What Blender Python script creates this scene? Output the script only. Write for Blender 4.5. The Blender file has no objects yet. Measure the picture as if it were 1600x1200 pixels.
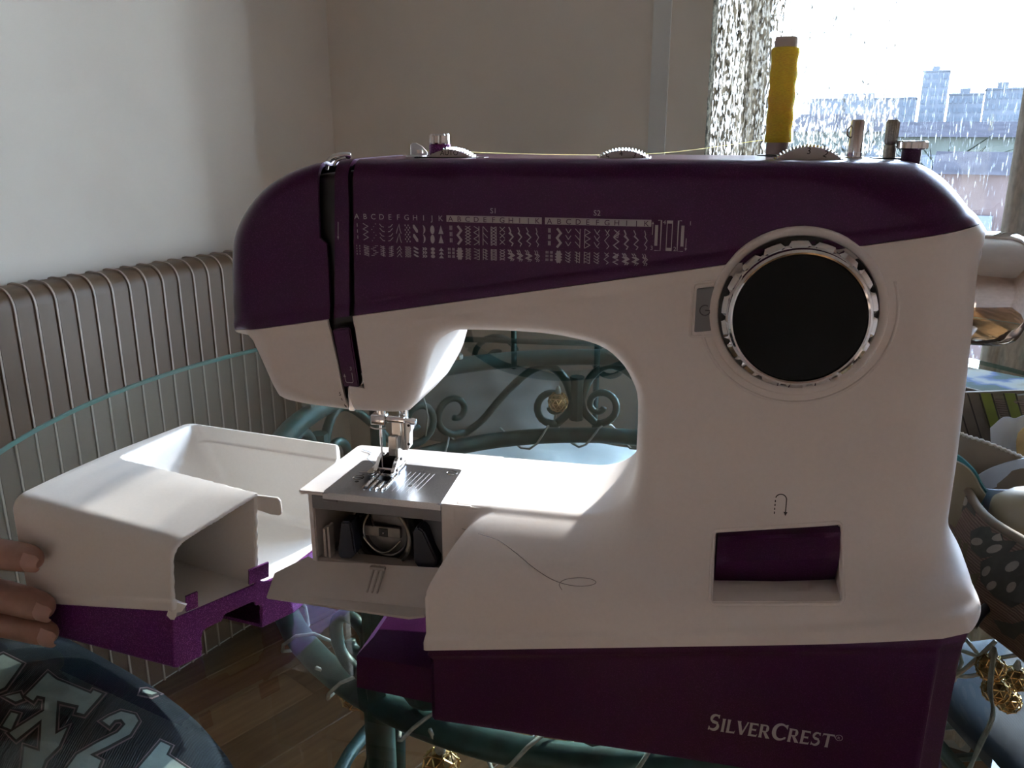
import bpy, bmesh, math, random
import numpy as np
from mathutils import Vector, Matrix
from mathutils.bvhtree import BVHTree
random.seed(7); np.random.seed(7)
S = bpy.context.scene
COL = S.collection
PI = math.pi

# ---------------------------------------------------------------- camera, world, sun, exposure
FPX, PITCH, CAMH = 1340.0, math.atan(400 / 1340.0), 0.31
cam_d = bpy.data.cameras.new('camera'); cam = bpy.data.objects.new('camera', cam_d); COL.objects.link(cam)
cam.location = (0, 0, CAMH); cam.rotation_euler = (PI / 2 - PITCH, 0, 0)
cam_d.sensor_width = 36; cam_d.lens = 36 * FPX / 1600; cam_d.clip_start = 0.02; cam_d.clip_end = 2000
S.camera = cam

W = bpy.data.worlds.new('sky'); S.world = W; W.use_nodes = True
wn = W.node_tree; wn.nodes.clear()
wo = wn.nodes.new('ShaderNodeOutputWorld'); wb = wn.nodes.new('ShaderNodeBackground')
tc = wn.nodes.new('ShaderNodeTexCoord'); sx = wn.nodes.new('ShaderNodeSeparateXYZ'); wr = wn.nodes.new('ShaderNodeValToRGB')
wn.links.new(tc.outputs['Generated'], sx.inputs[0]); wn.links.new(sx.outputs['Z'], wr.inputs[0])
wr.color_ramp.elements[0].position = 0.0; wr.color_ramp.elements[0].color = (0.74, 0.87, 1.0, 1)
wr.color_ramp.elements[1].position = 0.75; wr.color_ramp.elements[1].color = (0.40, 0.62, 1.0, 1)
wn.links.new(wr.outputs[0], wb.inputs[0]); wb.inputs[1].default_value = 23.0
wn.links.new(wb.outputs[0], wo.inputs[0])

SUN_AZ, SUN_EL = math.radians(35), math.radians(24)
sd = bpy.data.lights.new('sun', 'SUN'); sun = bpy.data.objects.new('sun', sd); COL.objects.link(sun)
sdir = Vector((math.sin(SUN_AZ) * math.cos(SUN_EL), math.cos(SUN_AZ) * math.cos(SUN_EL), math.sin(SUN_EL)))
sun.rotation_euler = sdir.to_track_quat('Z', 'Y').to_euler(); sun.location = sdir * 5
sd.energy = 7.3; sd.color = (1.0, 0.93, 0.84); sd.angle = math.radians(0.6)

S.view_settings.view_transform = 'Standard'; S.view_settings.look = 'None'
S.view_settings.exposure = 0.64; S.view_settings.gamma = 1.0; S.view_settings.use_curve_mapping = False
S.cycles.use_denoising = True
S.cycles.max_bounces = 12; S.cycles.diffuse_bounces = 6; S.cycles.transparent_max_bounces = 24
S.cycles.sample_clamp_indirect = 6.0; S.cycles.caustics_reflective = False; S.cycles.caustics_refractive = False

# room frame: K is the corner seen behind the machine; U runs along the window wall, V along the radiator wall
K = np.array([-0.399, 1.995]); DU = np.array([0.8634, -0.5045]); DV = np.array([-0.5045, -0.8634])
RU, RV, ZF, ZC = 2.75, 2.85, -0.74, 1.52
def room(u, v, z): q = K + DU * u + DV * v; return (q[0], q[1], z)
RROT = math.atan2(DU[1], DU[0])
WIN = (0.8645, 1.92, -0.50, 1.03)          # window in the back wall: u0, u1, z0, z1
def portal(name, u, v, z, w, h, rz):
    l = bpy.data.lights.new(name, 'AREA'); l.shape = 'RECTANGLE'; l.size = w; l.size_y = h
    l.cycles.is_portal = True
    o = bpy.data.objects.new(name, l); COL.objects.link(o); o.location = room(u, v, z); o.rotation_euler = (PI / 2, 0, rz)
portal('daylight_portal', (WIN[0] + WIN[1]) / 2, -0.255, (WIN[2] + WIN[3]) / 2, WIN[1] - WIN[0], WIN[3] - WIN[2], RROT)

# ---------------------------------------------------------------- measuring helper: a sight line met with a real plane
CP, SP = math.cos(PITCH), math.sin(PITCH)
def sight(x, y):
    a = (x - 800) / FPX; b = (600 - y) / FPX
    return np.array([a, CP + b * SP, -SP + b * CP])
def on_z(x, y, z): d = sight(x, y); t = (z - CAMH) / d[2]; return np.array([d[0] * t, d[1] * t, z])
def on_x(x, y, X): d = sight(x, y); t = X / d[0]; return np.array([X, d[1] * t, CAMH + d[2] * t])
def on_y(x, y, Y): d = sight(x, y); t = Y / d[1]; return np.array([d[0] * t, Y, CAMH + d[2] * t])

# ---------------------------------------------------------------- materials
MATS = {}
def nmat(name):
    m = bpy.data.materials.new(name); m.use_nodes = True; MATS[name] = m
    nt = m.node_tree; p = nt.nodes['Principled BSDF']
    return m, nt, p
def set_in(p, **kw):
    for k, v in kw.items(): p.inputs[k.replace('_', ' ')].default_value = v
def noise(nt, scale, detail=3, stretch=None, coord='Object'):
    t = nt.nodes.new('ShaderNodeTexCoord'); n = nt.nodes.new('ShaderNodeTexNoise')
    n.inputs['Scale'].default_value = scale; n.inputs['Detail'].default_value = detail
    if stretch:
        mp = nt.nodes.new('ShaderNodeMapping'); mp.inputs['Scale'].default_value = stretch
        nt.links.new(t.outputs[coord], mp.inputs[0]); nt.links.new(mp.outputs[0], n.inputs['Vector'])
    else: nt.links.new(t.outputs[coord], n.inputs['Vector'])
    return n
def ramp(nt, fac, stops):
    r = nt.nodes.new('ShaderNodeValToRGB'); cr = r.color_ramp
    while len(cr.elements) < len(stops): cr.elements.new(0.5)
    for e, (p, c) in zip(cr.elements, stops): e.position = p; e.color = (*c, 1)
    nt.links.new(fac, r.inputs[0]); return r
def bump(nt, p, h, strength, dist=0.001):
    b = nt.nodes.new('ShaderNodeBump'); b.inputs['Strength'].default_value = strength; b.inputs['Distance'].default_value = dist
    nt.links.new(h, b.inputs['Height']); nt.links.new(b.outputs[0], p.inputs['Normal'])
def plain(name, col, rough=0.5, metal=0.0, var=0.08, scale=60, bmp=0.0, stretch=None, coat=0.0, spec=0.5, bdist=0.001, **kw):
    m, nt, p = nmat(name)
    set_in(p, Roughness=rough, Metallic=metal, Coat_Weight=coat, Specular_IOR_Level=spec, **kw)
    n = noise(nt, scale, 4, stretch)
    lo = tuple(max(0, c * (1 - var)) for c in col); hi = tuple(min(1, c * (1 + var)) for c in col)
    r = ramp(nt, n.outputs['Fac'], [(0.3, lo), (0.7, hi)]); nt.links.new(r.outputs[0], p.inputs['Base Color'])
    if bmp: bump(nt, p, n.outputs['Fac'], bmp, bdist)
    return m
M_white = plain('white_plastic', (0.80, 0.765, 0.75), 0.42, var=0.015, scale=500, bmp=0.04, bdist=0.0004, spec=0.4)
M_tray = plain('cream_plastic', (0.80, 0.78, 0.75), 0.45, var=0.015, scale=500, bmp=0.03, bdist=0.0004, spec=0.4)
M_chrome = plain('chrome', (0.82, 0.82, 0.83), 0.07, 1.0, var=0.02, scale=200)
M_steel = plain('brushed_steel', (0.42, 0.44, 0.48), 0.30, 1.0, var=0.12, scale=60, stretch=(60, 6, 60), bmp=0.1, bdist=0.0002)
M_nickel = plain('satin_nickel', (0.60, 0.58, 0.55), 0.22, 1.0, var=0.06, scale=300)
M_knurl = plain('knurled_steel', (0.35, 0.33, 0.29), 0.38, 1.0, var=0.2, scale=900, bmp=0.4)
M_dark = plain('black_plastic', (0.012, 0.012, 0.016), 0.45, var=0.2)
M_screen = plain('black_gloss', (0.004, 0.0035, 0.004), 0.12, var=0.1, spec=0.12)
M_void = plain('dark_cavity', (0.035, 0.033, 0.036), 0.6, var=0.2)
M_greypl = plain('grey_plastic', (0.17, 0.17, 0.18), 0.35, var=0.06)
M_taupe = plain('taupe_plastic', (0.40, 0.36, 0.34), 0.45, var=0.03)
M_print = plain('grey_print', (0.40, 0.38, 0.40), 0.6, var=0.02)
M_blackprint = plain('black_print', (0.015, 0.014, 0.014), 0.6, var=0.02)
M_navy = plain('navy_rubber', (0.010, 0.013, 0.028), 0.5, var=0.2)
M_dialface = plain('dial_white', (0.72, 0.70, 0.69), 0.5, var=0.02)
M_paperglow = plain('bright_metal', (0.9, 0.9, 0.9), 0.35, 0.6, var=0.02)
M_clearpl = plain('frosted_plastic', (0.9, 0.9, 0.9), 0.4, var=0.02, Transmission_Weight=0.75)
M_wall = plain('wall_plaster', (0.65, 0.585, 0.51), 0.85, var=0.07, scale=3.2, bmp=0.25, bdist=0.01, spec=0.2)
M_wall2 = plain('brown_wallpaper', (0.62, 0.49, 0.41), 0.9, var=0.1, scale=5)
M_ceil = plain('ceiling_paint', (0.78, 0.76, 0.73), 0.9, var=0.03, scale=4)
M_trim = plain('grey_trim_paint', (0.56, 0.55, 0.52), 0.5, var=0.04, scale=8)
M_frame = plain('white_frame_paint', (0.75, 0.75, 0.74), 0.4, var=0.03, scale=10)
M_rad2 = plain('lit_radiator_edge', (0.36, 0.285, 0.235), 0.45, var=0.05, scale=9)  # paler flange tone: side light from the window painted into the fin edges
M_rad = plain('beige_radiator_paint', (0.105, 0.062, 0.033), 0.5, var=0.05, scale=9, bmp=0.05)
M_iron = plain('verdigris_iron', (0.026, 0.062, 0.054), 0.42, 0.25, var=0.45, scale=45, bmp=0.25)
M_gold = plain('gold_wire', (0.75, 0.50, 0.20), 0.25, 1.0, var=0.2, scale=200)
M_goldcore = plain('gold_core', (0.32, 0.21, 0.09), 0.45, 0.4, var=0.3, scale=120)
M_clearwire = plain('clear_cable', (0.42, 0.44, 0.40), 0.2, var=0.2, scale=150)
M_black_cable = plain('black_cable', (0.008, 0.009, 0.011), 0.4, var=0.1)
M_thread = plain('yellow_thread', (0.95, 0.76, 0.09), 0.75, Subsurface_Weight=0.7, Subsurface_Radius=(1.0, 0.8, 0.25), Subsurface_Scale=0.006, var=0.22, scale=700, stretch=(1, 1, 9), bmp=0.6)
M_card = plain('card_tube', (0.52, 0.46, 0.44), 0.8, var=0.05, scale=80)
M_cushion = plain('white_cotton', (0.80, 0.83, 0.80), 0.85, var=0.05, scale=14, bmp=0.3, bdist=0.01)
M_greycloth = plain('grey_cotton', (0.20, 0.195, 0.18), 0.9, var=0.06, scale=10, bmp=0.3, bdist=0.01)
M_cardboard = plain('cardboard', (0.13, 0.098, 0.066), 0.85, var=0.1, scale=40)
M_paper = plain('pale_paper', (0.46, 0.49, 0.54), 0.7, var=0.05, scale=12)
M_torn = plain('torn_paper_edge', (0.42, 0.39, 0.33), 0.9, var=0.06, scale=60)
M_ribbon = plain('satin_ribbon', (0.40, 0.45, 0.53), 0.35, var=0.05, scale=30)
M_teal = plain('teal_card', (0.03, 0.16, 0.19), 0.6, var=0.1, scale=30)
M_cream = plain('cream_roll', (0.17, 0.135, 0.08), 0.5, var=0.1, scale=18)
M_ochre = plain('ochre_paper', (0.42, 0.31, 0.14), 0.8, var=0.25, scale=60)
M_olive = plain('olive_print', (0.115, 0.125, 0.014), 0.85, var=0.12, scale=90)
M_leafdark = plain('dark_leaf_print', (0.045, 0.042, 0.032), 0.85, var=0.15, scale=120)
M_leafspot = plain('pale_spot_print', (0.23, 0.20, 0.16), 0.85, var=0.15, scale=120)
M_leafmid = plain('khaki_leaf_print', (0.085, 0.07, 0.03), 0.85, var=0.15, scale=120)
M_leafline = plain('brown_line_print', (0.03, 0.018, 0.012), 0.85, var=0.1)
M_skin = plain('skin', (0.33, 0.185, 0.14), 0.5, var=0.12, scale=130, bmp=0.12, Subsurface_Weight=0.05)
M_nail = plain('nail', (0.42, 0.245, 0.20), 0.28, var=0.05, scale=90)
M_letter = plain('grey_letter_print', (0.30, 0.36, 0.36), 0.9, var=0.1, scale=120)
M_letterline = plain('dusty_pink_print', (0.26, 0.17, 0.20), 0.9, var=0.1, scale=120)
M_letterdark = plain('black_letter_print', (0.018, 0.02, 0.028), 0.9, var=0.1, scale=120)
M_sock = plain('grey_wool', (0.2, 0.2, 0.22), 0.9, var=0.1)

# ribbed fabric
def woven(name, c1, c2, scale, axis='X'):
    m, nt, p = nmat(name); set_in(p, Roughness=0.9, Specular_IOR_Level=0.2)
    t = nt.nodes.new('ShaderNodeTexCoord'); w = nt.nodes.new('ShaderNodeTexWave'); w.bands_direction = axis
    w.inputs['Scale'].default_value = scale; w.inputs['Distortion'].default_value = 0.8
    nt.links.new(t.outputs['Object'], w.inputs['Vector'])
    r = ramp(nt, w.outputs['Fac'], [(0.2, c1), (0.8, c2)]); nt.links.new(r.outputs[0], p.inputs['Base Color'])
    bump(nt, p, w.outputs['Fac'], 0.4, 0.001); return m
M_tapestry = woven('ribbed_tapestry', (0.115, 0.075, 0.055), (0.175, 0.125, 0.095), 160, 'Z')
M_trouser = woven('navy_jersey', (0.011, 0.017, 0.028), (0.018, 0.027, 0.040), 240, 'X')

def purple(name, base, flake):
    m, nt, p = nmat(name); set_in(p, Roughness=0.30, Metallic=0.35, Coat_Weight=0.15, Coat_Roughness=0.10, Specular_IOR_Level=0.25)
    t = nt.nodes.new('ShaderNodeTexCoord'); v = nt.nodes.new('ShaderNodeTexVoronoi'); v.inputs['Scale'].default_value = 3200
    nt.links.new(t.outputs['Object'], v.inputs['Vector'])
    sp = nt.nodes.new('ShaderNodeSeparateColor'); nt.links.new(v.outputs['Color'], sp.inputs[0])
    r = ramp(nt, sp.outputs[0], [(0.0, tuple(c * 0.8 for c in base)), (0.8, base), (1.0, flake)])
    nt.links.new(r.outputs[0], p.inputs['Base Color'])
    bump(nt, p, sp.outputs[1], 0.10, 0.0002); return m
M_purple = purple('purple_metallic', (0.050, 0.0065, 0.050), (0.085, 0.018, 0.085))
M_purple2 = purple('violet_metallic', (0.125, 0.018, 0.145), (0.42, 0.12, 0.44))

# thin clear glass: transparent plus a mirror part that follows the viewing angle (same on both sides)
def thin_glass(name, tint, f0, power=5.0, scale=1.0):
    m = bpy.data.materials.new(name); m.use_nodes = True; nt = m.node_tree; nt.nodes.clear()
    o = nt.nodes.new('ShaderNodeOutputMaterial'); mix = nt.nodes.new('ShaderNodeMixShader')
    tr = nt.nodes.new('ShaderNodeBsdfTransparent'); tr.inputs[0].default_value = (*tint, 1)
    gl = nt.nodes.new('ShaderNodeBsdfGlossy'); gl.inputs['Roughness'].default_value = 0.015; gl.inputs[0].default_value = (0.93, 1, 0.99, 1)
    g = nt.nodes.new('ShaderNodeNewGeometry'); d = nt.nodes.new('ShaderNodeVectorMath'); d.operation = 'DOT_PRODUCT'
    nt.links.new(g.outputs['Incoming'], d.inputs[0]); nt.links.new(g.outputs['Normal'], d.inputs[1])
    def mt(op, a, b=None):
        n = nt.nodes.new('ShaderNodeMath'); n.operation = op
        for i, x in enumerate((a, b)):
            if x is None: continue
            if isinstance(x, (int, float)): n.inputs[i].default_value = x
            else: nt.links.new(x, n.inputs[i])
        return n.outputs[0]
    c = mt('ABSOLUTE', d.outputs['Value']); c = mt('SUBTRACT', 1.0, c); c = mt('POWER', c, power)
    c = mt('MULTIPLY', c, (1 - f0) * scale); c = mt('ADD', c, f0)
    nt.links.new(c, mix.inputs[0]); nt.links.new(tr.outputs[0], mix.inputs[1]); nt.links.new(gl.outputs[0], mix.inputs[2])
    nt.links.new(mix.outputs[0], o.inputs[0]); return m
M_glass = thin_glass('table_glass', (0.83, 0.87, 0.85), 0.045)
M_pane = thin_glass('window_glass', (0.97, 0.99, 0.99), 0.04, 5.0, 0.25)
m, nt, p = nmat('table_glass_under'); nt.nodes.remove(p)
_t = nt.nodes.new('ShaderNodeBsdfTransparent'); _t.inputs[0].default_value = (0.97, 1, 0.99, 1)
nt.links.new(_t.outputs[0], nt.nodes['Material Output'].inputs[0]); M_glass_under = m
M_glass_edge = plain('glass_edge', (0.05, 0.19, 0.17), 0.15, var=0.1, scale=20)

def sheer(name, open_, col, scale, stretch, lo, hi):
    m = bpy.data.materials.new(name); m.use_nodes = True; nt = m.node_tree; nt.nodes.clear()
    o = nt.nodes.new('ShaderNodeOutputMaterial'); mix = nt.nodes.new('ShaderNodeMixShader'); m2 = nt.nodes.new('ShaderNodeMixShader')
    tr = nt.nodes.new('ShaderNodeBsdfTransparent'); tl = nt.nodes.new('ShaderNodeBsdfTranslucent'); df = nt.nodes.new('ShaderNodeBsdfDiffuse')
    n1 = noise(nt, scale, 4, stretch)
    c = ramp(nt, n1.outputs['Fac'], [(0.35, tuple(x * 0.12 for x in col)), (0.6, col)])
    nt.links.new(c.outputs[0], tl.inputs[0]); nt.links.new(c.outputs[0], df.inputs[0])
    m2.inputs[0].default_value = 0.6; nt.links.new(df.outputs[0], m2.inputs[1]); nt.links.new(tl.outputs[0], m2.inputs[2])
    n2 = noise(nt, scale * 1.35, 3, (stretch[0], stretch[1] * 1.2, stretch[2] * 0.8))
    a = ramp(nt, n2.outputs['Fac'], [(lo, (open_,) * 3), (hi, (1, 1, 1))])
    nt.links.new(a.outputs[0], mix.inputs[0]); nt.links.new(tr.outputs[0], mix.inputs[1]); nt.links.new(m2.outputs[0], mix.inputs[2])
    nt.links.new(mix.outputs[0], o.inputs[0]); return m
M_sheer = sheer('lurex_sheer', 0.30, (0.085, 0.072, 0.052), 89, (2.2, 2.2, 1.0), 0.36, 0.52)
M_sheer2 = sheer('pale_lurex_sheer', 0.03, (0.45, 0.43, 0.39), 95, (2.2, 2.2, 1.0), 0.46, 0.60)
M_voile = sheer('fine_voile', 0.0, (0.40, 0.44, 0.50), 146, (2.6, 2.6, 0.35), 0.58, 0.80)
M_drape = plain('beige_linen', (0.50, 0.46, 0.40), 0.9, var=0.18, scale=170, bmp=0.4, stretch=(1, 1, 0.4))

# floor planks
def wood(name, c1, c2):
    m, nt, p = nmat(name); set_in(p, Roughness=0.22, Specular_IOR_Level=0.55)
    n = noise(nt, 5, 5, (1.2, 14, 6)); oi = nt.nodes.new('ShaderNodeObjectInfo')
    r = ramp(nt, n.outputs['Fac'], [(0.3, c1), (0.7, c2)])
    h = nt.nodes.new('ShaderNodeHueSaturation'); mp = nt.nodes.new('ShaderNodeMapRange'); mp.inputs[3].default_value = 0.72; mp.inputs[4].default_value = 1.3
    nt.links.new(oi.outputs['Random'], mp.inputs[0]); nt.links.new(mp.outputs[0], h.inputs['Value']); nt.links.new(r.outputs[0], h.inputs['Color'])
    nt.links.new(h.outputs[0], p.inputs['Base Color']); bump(nt, p, n.outputs['Fac'], 0.1, 0.001); return m
M_wood = wood('oak_parquet', (0.17, 0.085, 0.036), (0.26, 0.14, 0.065))
M_subfloor = plain('dark_joint', (0.06, 0.035, 0.02), 0.8)

# ---------------------------------------------------------------- object helpers
def link(name, me, mat, parent=None, smooth=None):
    o = bpy.data.objects.new(name, me); COL.objects.link(o)
    if mat is not None:
        for mm in (mat if isinstance(mat, (list, tuple)) else [mat]): me.materials.append(mm)
    if parent is not None: o.parent = parent
    if smooth is not None:
        me.shade_smooth()
        if smooth < 179: me.set_sharp_from_angle(angle=math.radians(smooth))
    return o
def obj(name, bm, mat, parent=None, smooth=35):
    me = bpy.data.meshes.new(name); bmesh.ops.recalc_face_normals(bm, faces=bm.faces[:]); bm.to_mesh(me); bm.free()
    return link(name, me, mat, parent, smooth)
def pyobj(name, v, f, mat, parent=None, smooth=None):
    me = bpy.data.meshes.new(name); me.from_pydata([tuple(map(float, x)) for x in v], [], [tuple(map(int, x)) for x in f]); me.update()
    return link(name, me, mat, parent, smooth)
def tag(o, label=None, cat=None, group=None, kind=None):
    if label: o['label'] = label
    if cat: o['category'] = cat
    if group: o['group'] = group
    if kind: o['kind'] = kind
    return o
def empty(name, loc=(0, 0, 0), rz=0.0, parent=None):
    o = bpy.data.objects.new(name, None); COL.objects.link(o); o.location = loc; o.rotation_euler = (0, 0, rz); o.empty_display_size = 0.02
    if parent: o.parent = parent
    return o
def struct(o): o['kind'] = 'structure'; return o

def box(bm, lo, hi, r=0.0, seg=2, mat=None):
    lo = Vector(lo); hi = Vector(hi); c = (lo + hi) / 2; s = hi - lo
    mt = Matrix.Translation(c) @ Matrix.Diagonal((s.x, s.y, s.z, 1))
    if mat is not None: mt = mat @ mt
    g = bmesh.ops.create_cube(bm, size=1, matrix=mt)
    if r > 0:
        vs = set(g['verts']); es = [e for e in bm.edges if e.verts[0] in vs and e.verts[1] in vs]
        bmesh.ops.bevel(bm, geom=es, offset=r, segments=seg, profile=0.5, affect='EDGES')
    return bm
def frame_of(axis):
    a = Vector(axis).normalized(); u = a.orthogonal().normalized(); return a, u, a.cross(u)
def lathe(bm, org, axis, prof, n=24, cap=True, mod=None):
    """prof: list of (radius, distance along axis); mod(k, j, r) may change the radius"""
    a, u, w = frame_of(axis); org = Vector(org); rows = []
    for j, (r, h) in enumerate(prof):
        row = []
        for k in range(n):
            t = 2 * PI * k / n; rr = mod(k, j, r) if mod else r
            row.append(bm.verts.new(org + a * h + (u * math.cos(t) + w * math.sin(t)) * max(rr, 1e-5)))
        rows.append(row)
    for i in range(len(rows) - 1):
        for k in range(n): bm.faces.new((rows[i][k], rows[i][(k + 1) % n], rows[i + 1][(k + 1) % n], rows[i + 1][k]))
    if cap:
        if prof[0][0] > 1e-4: bm.faces.new(rows[0][::-1])
        if prof[-1][0] > 1e-4: bm.faces.new(rows[-1])
    return bm
def tube(bm, pts, r, n=8, closed=False, cap=True):
    P = [Vector(p) for p in pts]; m = len(P); rad = r if callable(r) else (lambda t: r)
    rows = []; up = None
    for i in range(m):
        if closed: t = P[(i + 1) % m] - P[i - 1]
        else: t = P[min(i + 1, m - 1)] - P[max(i - 1, 0)]
        t.normalize()
        if up is None: up = t.orthogonal().normalized()
        else: up = (up - t * up.dot(t)).normalized()
        w = t.cross(up); rr = rad(i / max(1, m - 1))
        rows.append([bm.verts.new(P[i] + (up * math.cos(2 * PI * k / n) + w * math.sin(2 * PI * k / n)) * rr) for k in range(n)])
    for i in range(m if closed else m - 1):
        A = rows[i]; B = rows[(i + 1) % m]
        off = 0
        if closed and i == m - 1:
            off = min(range(n), key=lambda s: sum((A[k].co - B[(k + s) % n].co).length for k in range(n)))
        for k in range(n): bm.faces.new((A[k], A[(k + 1) % n], B[(k + 1 + off) % n], B[(k + off) % n]))
    if cap and not closed: bm.faces.new(rows[0][::-1]); bm.faces.new(rows[-1])
    return bm
def prism(bm, pts, ext):
    """closed outline pts (3D, planar) pushed along ext"""
    a = [bm.verts.new(Vector(p)) for p in pts]; e = Vector(ext); b = [bm.verts.new(Vector(p) + e) for p in pts]
    bm.faces.new(a[::-1]); bm.faces.new(b); n = len(a)
    for i in range(n): bm.faces.new((a[i], a[(i + 1) % n], b[(i + 1) % n], b[i]))
    return bm
def spline(pts, k=8, closed=False):
    P = [np.array(p, float) for p in pts]; n = len(P); out = []
    for i in range(n if closed else n - 1):
        p0 = P[i - 1] if (closed or i > 0) else 2 * P[0] - P[1]; p1 = P[i]; p2 = P[(i + 1) % n]
        p3 = P[(i + 2) % n] if (closed or i + 2 < n) else 2 * P[-1] - P[-2]
        for j in range(k):
            t = j / k
            out.append(0.5 * (2 * p1 + (p2 - p0) * t + (2 * p0 - 5 * p1 + 4 * p2 - p3) * t * t + (3 * p1 - p0 - 3 * p2 + p3) * t ** 3))
    if not closed: out.append(P[-1])
    return out
def copy_tree(o, parent=None):
    c = o.copy(); COL.objects.link(c)
    if parent is not None: c.parent = parent
    for ch in list(o.children): copy_tree(ch, c)
    return c

# ---------------------------------------------------------------- distance-field modelling
def sd_poly(x, y, V):
    V = np.asarray(V, np.float32); d = np.full(np.broadcast(x, y).shape, 1e9, np.float32); s = np.ones_like(d); n = len(V)
    for i in range(n):
        a = V[i]; b = V[i - 1]; e = b - a; wx = x - a[0]; wy = y - a[1]
        t = np.clip((wx * e[0] + wy * e[1]) / (e @ e), 0, 1); d = np.minimum(d, (wx - e[0] * t) ** 2 + (wy - e[1] * t) ** 2)
        c1 = y >= a[1]; c2 = y < b[1]; c3 = e[0] * wy > e[1] * wx
        flip = (c1 & c2 & c3) | (~c1 & ~c2 & ~c3); s = np.where(flip, -s, s)
    return s * np.sqrt(d)
def extrude(d2, h, r):
    a = d2 + r; b = h + r
    return np.minimum(np.maximum(a, b), 0) + np.sqrt(np.maximum(a, 0) ** 2 + np.maximum(b, 0) ** 2) - r
def smin(a, b, k): h = np.maximum(k - np.abs(a - b), 0) / k; return np.minimum(a, b) - h * h * k * 0.25
def smax(a, b, k): return -smin(-a, -b, k)
def sd_box(x, y, z, lo, hi, r=0.0):
    c = [(l + h) / 2 for l, h in zip(lo, hi)]; s = [(h - l) / 2 - r for l, h in zip(lo, hi)]
    qx = np.abs(x - c[0]) - s[0]; qy = np.abs(y - c[1]) - s[1]; qz = np.abs(z - c[2]) - s[2]
    return np.sqrt(np.maximum(qx, 0) ** 2 + np.maximum(qy, 0) ** 2 + np.maximum(qz, 0) ** 2) + np.minimum(np.maximum(qx, np.maximum(qy, qz)), 0) - r
def surface_net(f, lo, hi, h, newton=3):
    lo = np.array(lo, np.float32); n = [int(math.ceil((hi[i] - lo[i]) / h)) + 1 for i in range(3)]
    ax = [lo[i] + h * np.arange(n[i], dtype=np.float32) for i in range(3)]
    X, Y, Z = ax[0][:, None, None], ax[1][None, :, None], ax[2][None, None, :]
    D = np.broadcast_to(f(X, Y, Z), n).astype(np.float32); I = D < 0
    cnt = np.zeros([k - 1 for k in n], np.int8)
    for a in (0, 1):
        for b in (0, 1):
            for c in (0, 1): cnt += I[a:n[0] - 1 + a, b:n[1] - 1 + b, c:n[2] - 1 + c]
    act = (cnt > 0) & (cnt < 8); cells = np.argwhere(act); idx = np.full(act.shape, -1, np.int64); idx[act] = np.arange(len(cells))
    P = np.zeros((len(cells), 3), np.float32); w = np.zeros(len(cells), np.float32)
    corner = [(a, b, c) for a in (0, 1) for b in (0, 1) for c in (0, 1)]
    for i, p in enumerate(corner):
        for q in corner[i + 1:]:
            if sum(abs(p[k] - q[k]) for k in range(3)) != 1: continue
            dp = D[cells[:, 0] + p[0], cells[:, 1] + p[1], cells[:, 2] + p[2]]; dq = D[cells[:, 0] + q[0], cells[:, 1] + q[1], cells[:, 2] + q[2]]
            m = (dp < 0) != (dq < 0); t = np.where(m, dp / np.where(m, dp - dq, 1), 0)
            for k in range(3): P[:, k] += np.where(m, p[k] + (q[k] - p[k]) * t, 0)
            w += m
    P = (P / w[:, None] + cells) * h + lo
    F = []
    for ax_ in range(3):
        b, c = (ax_ + 1) % 3, (ax_ + 2) % 3
        sl = [slice(None)] * 3; sl[ax_] = slice(0, -1); A = I[tuple(sl)]; sl[ax_] = slice(1, None); B = I[tuple(sl)]
        e = np.argwhere(A != B); e = e[(e[:, b] > 0) & (e[:, c] > 0) & (e[:, b] < n[b] - 1) & (e[:, c] < n[c] - 1)]
        def at(db, dc): q = e.copy(); q[:, b] += db; q[:, c] += dc; return idx[q[:, 0], q[:, 1], q[:, 2]]
        quad = np.stack([at(-1, -1), at(0, -1), at(0, 0), at(-1, 0)], 1); inside = A[e[:, 0], e[:, 1], e[:, 2]]
        quad[~inside] = quad[~inside][:, ::-1]; F.append(quad)
    F = np.concatenate(F)
    for _ in range(newton):
        eps = np.float32(h * 0.25); x, y, z = P[:, 0], P[:, 1], P[:, 2]; d = f(x, y, z)
        g = np.stack([f(x + eps, y, z) - f(x - eps, y, z), f(x, y + eps, z) - f(x, y - eps, z), f(x, y, z + eps) - f(x, y, z - eps)], 1) / (2 * eps)
        g2 = np.maximum((g * g).sum(1), 0.3); st = np.clip(d / g2, -h, h); P = P - g * st[:, None]
    return P, F
def np_bm(P, F):
    me = bpy.data.meshes.new('tmp'); me.from_pydata(P.tolist(), [], F.tolist()); bm = bmesh.new(); bm.from_mesh(me); bpy.data.meshes.remove(me); return bm
def cut(bm, co, no, keep=None, faces=None):
    """slice along a plane; keep 'in' drops what lies on the normal's side"""
    fs = bm.faces[:] if faces is None else faces
    g = list({v for f in fs for v in f.verts}) + list({e for f in fs for e in f.edges}) + fs
    bmesh.ops.bisect_plane(bm, geom=g, dist=1e-6, plane_co=co, plane_no=no, clear_outer=(keep == 'in'), clear_inner=(keep == 'out'))
def shell(name, bm, mat, parent, t, smooth=40):
    """give an open skin a wall of thickness t, inward"""
    bm.normal_update(); bm.verts.index_update()
    vs = bm.verts[:]; inner = [bm.verts.new(v.co - v.normal * t) for v in vs]
    fs = bm.faces[:]; be = [e for e in bm.edges if len(e.link_faces) == 1]
    ed = [(e.link_loops[0].vert, e.link_loops[0].link_loop_next.vert) for e in be]
    ix = {v: i for i, v in enumerate(vs)}
    for f in fs: bm.faces.new([inner[ix[v]] for v in reversed(f.verts)])
    for a, b in ed: bm.faces.new((b, a, inner[ix[a]], inner[ix[b]]))
    me = bpy.data.meshes.new(name); bm.to_mesh(me); bm.free()
    return link(name, me, mat, parent, smooth)
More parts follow.
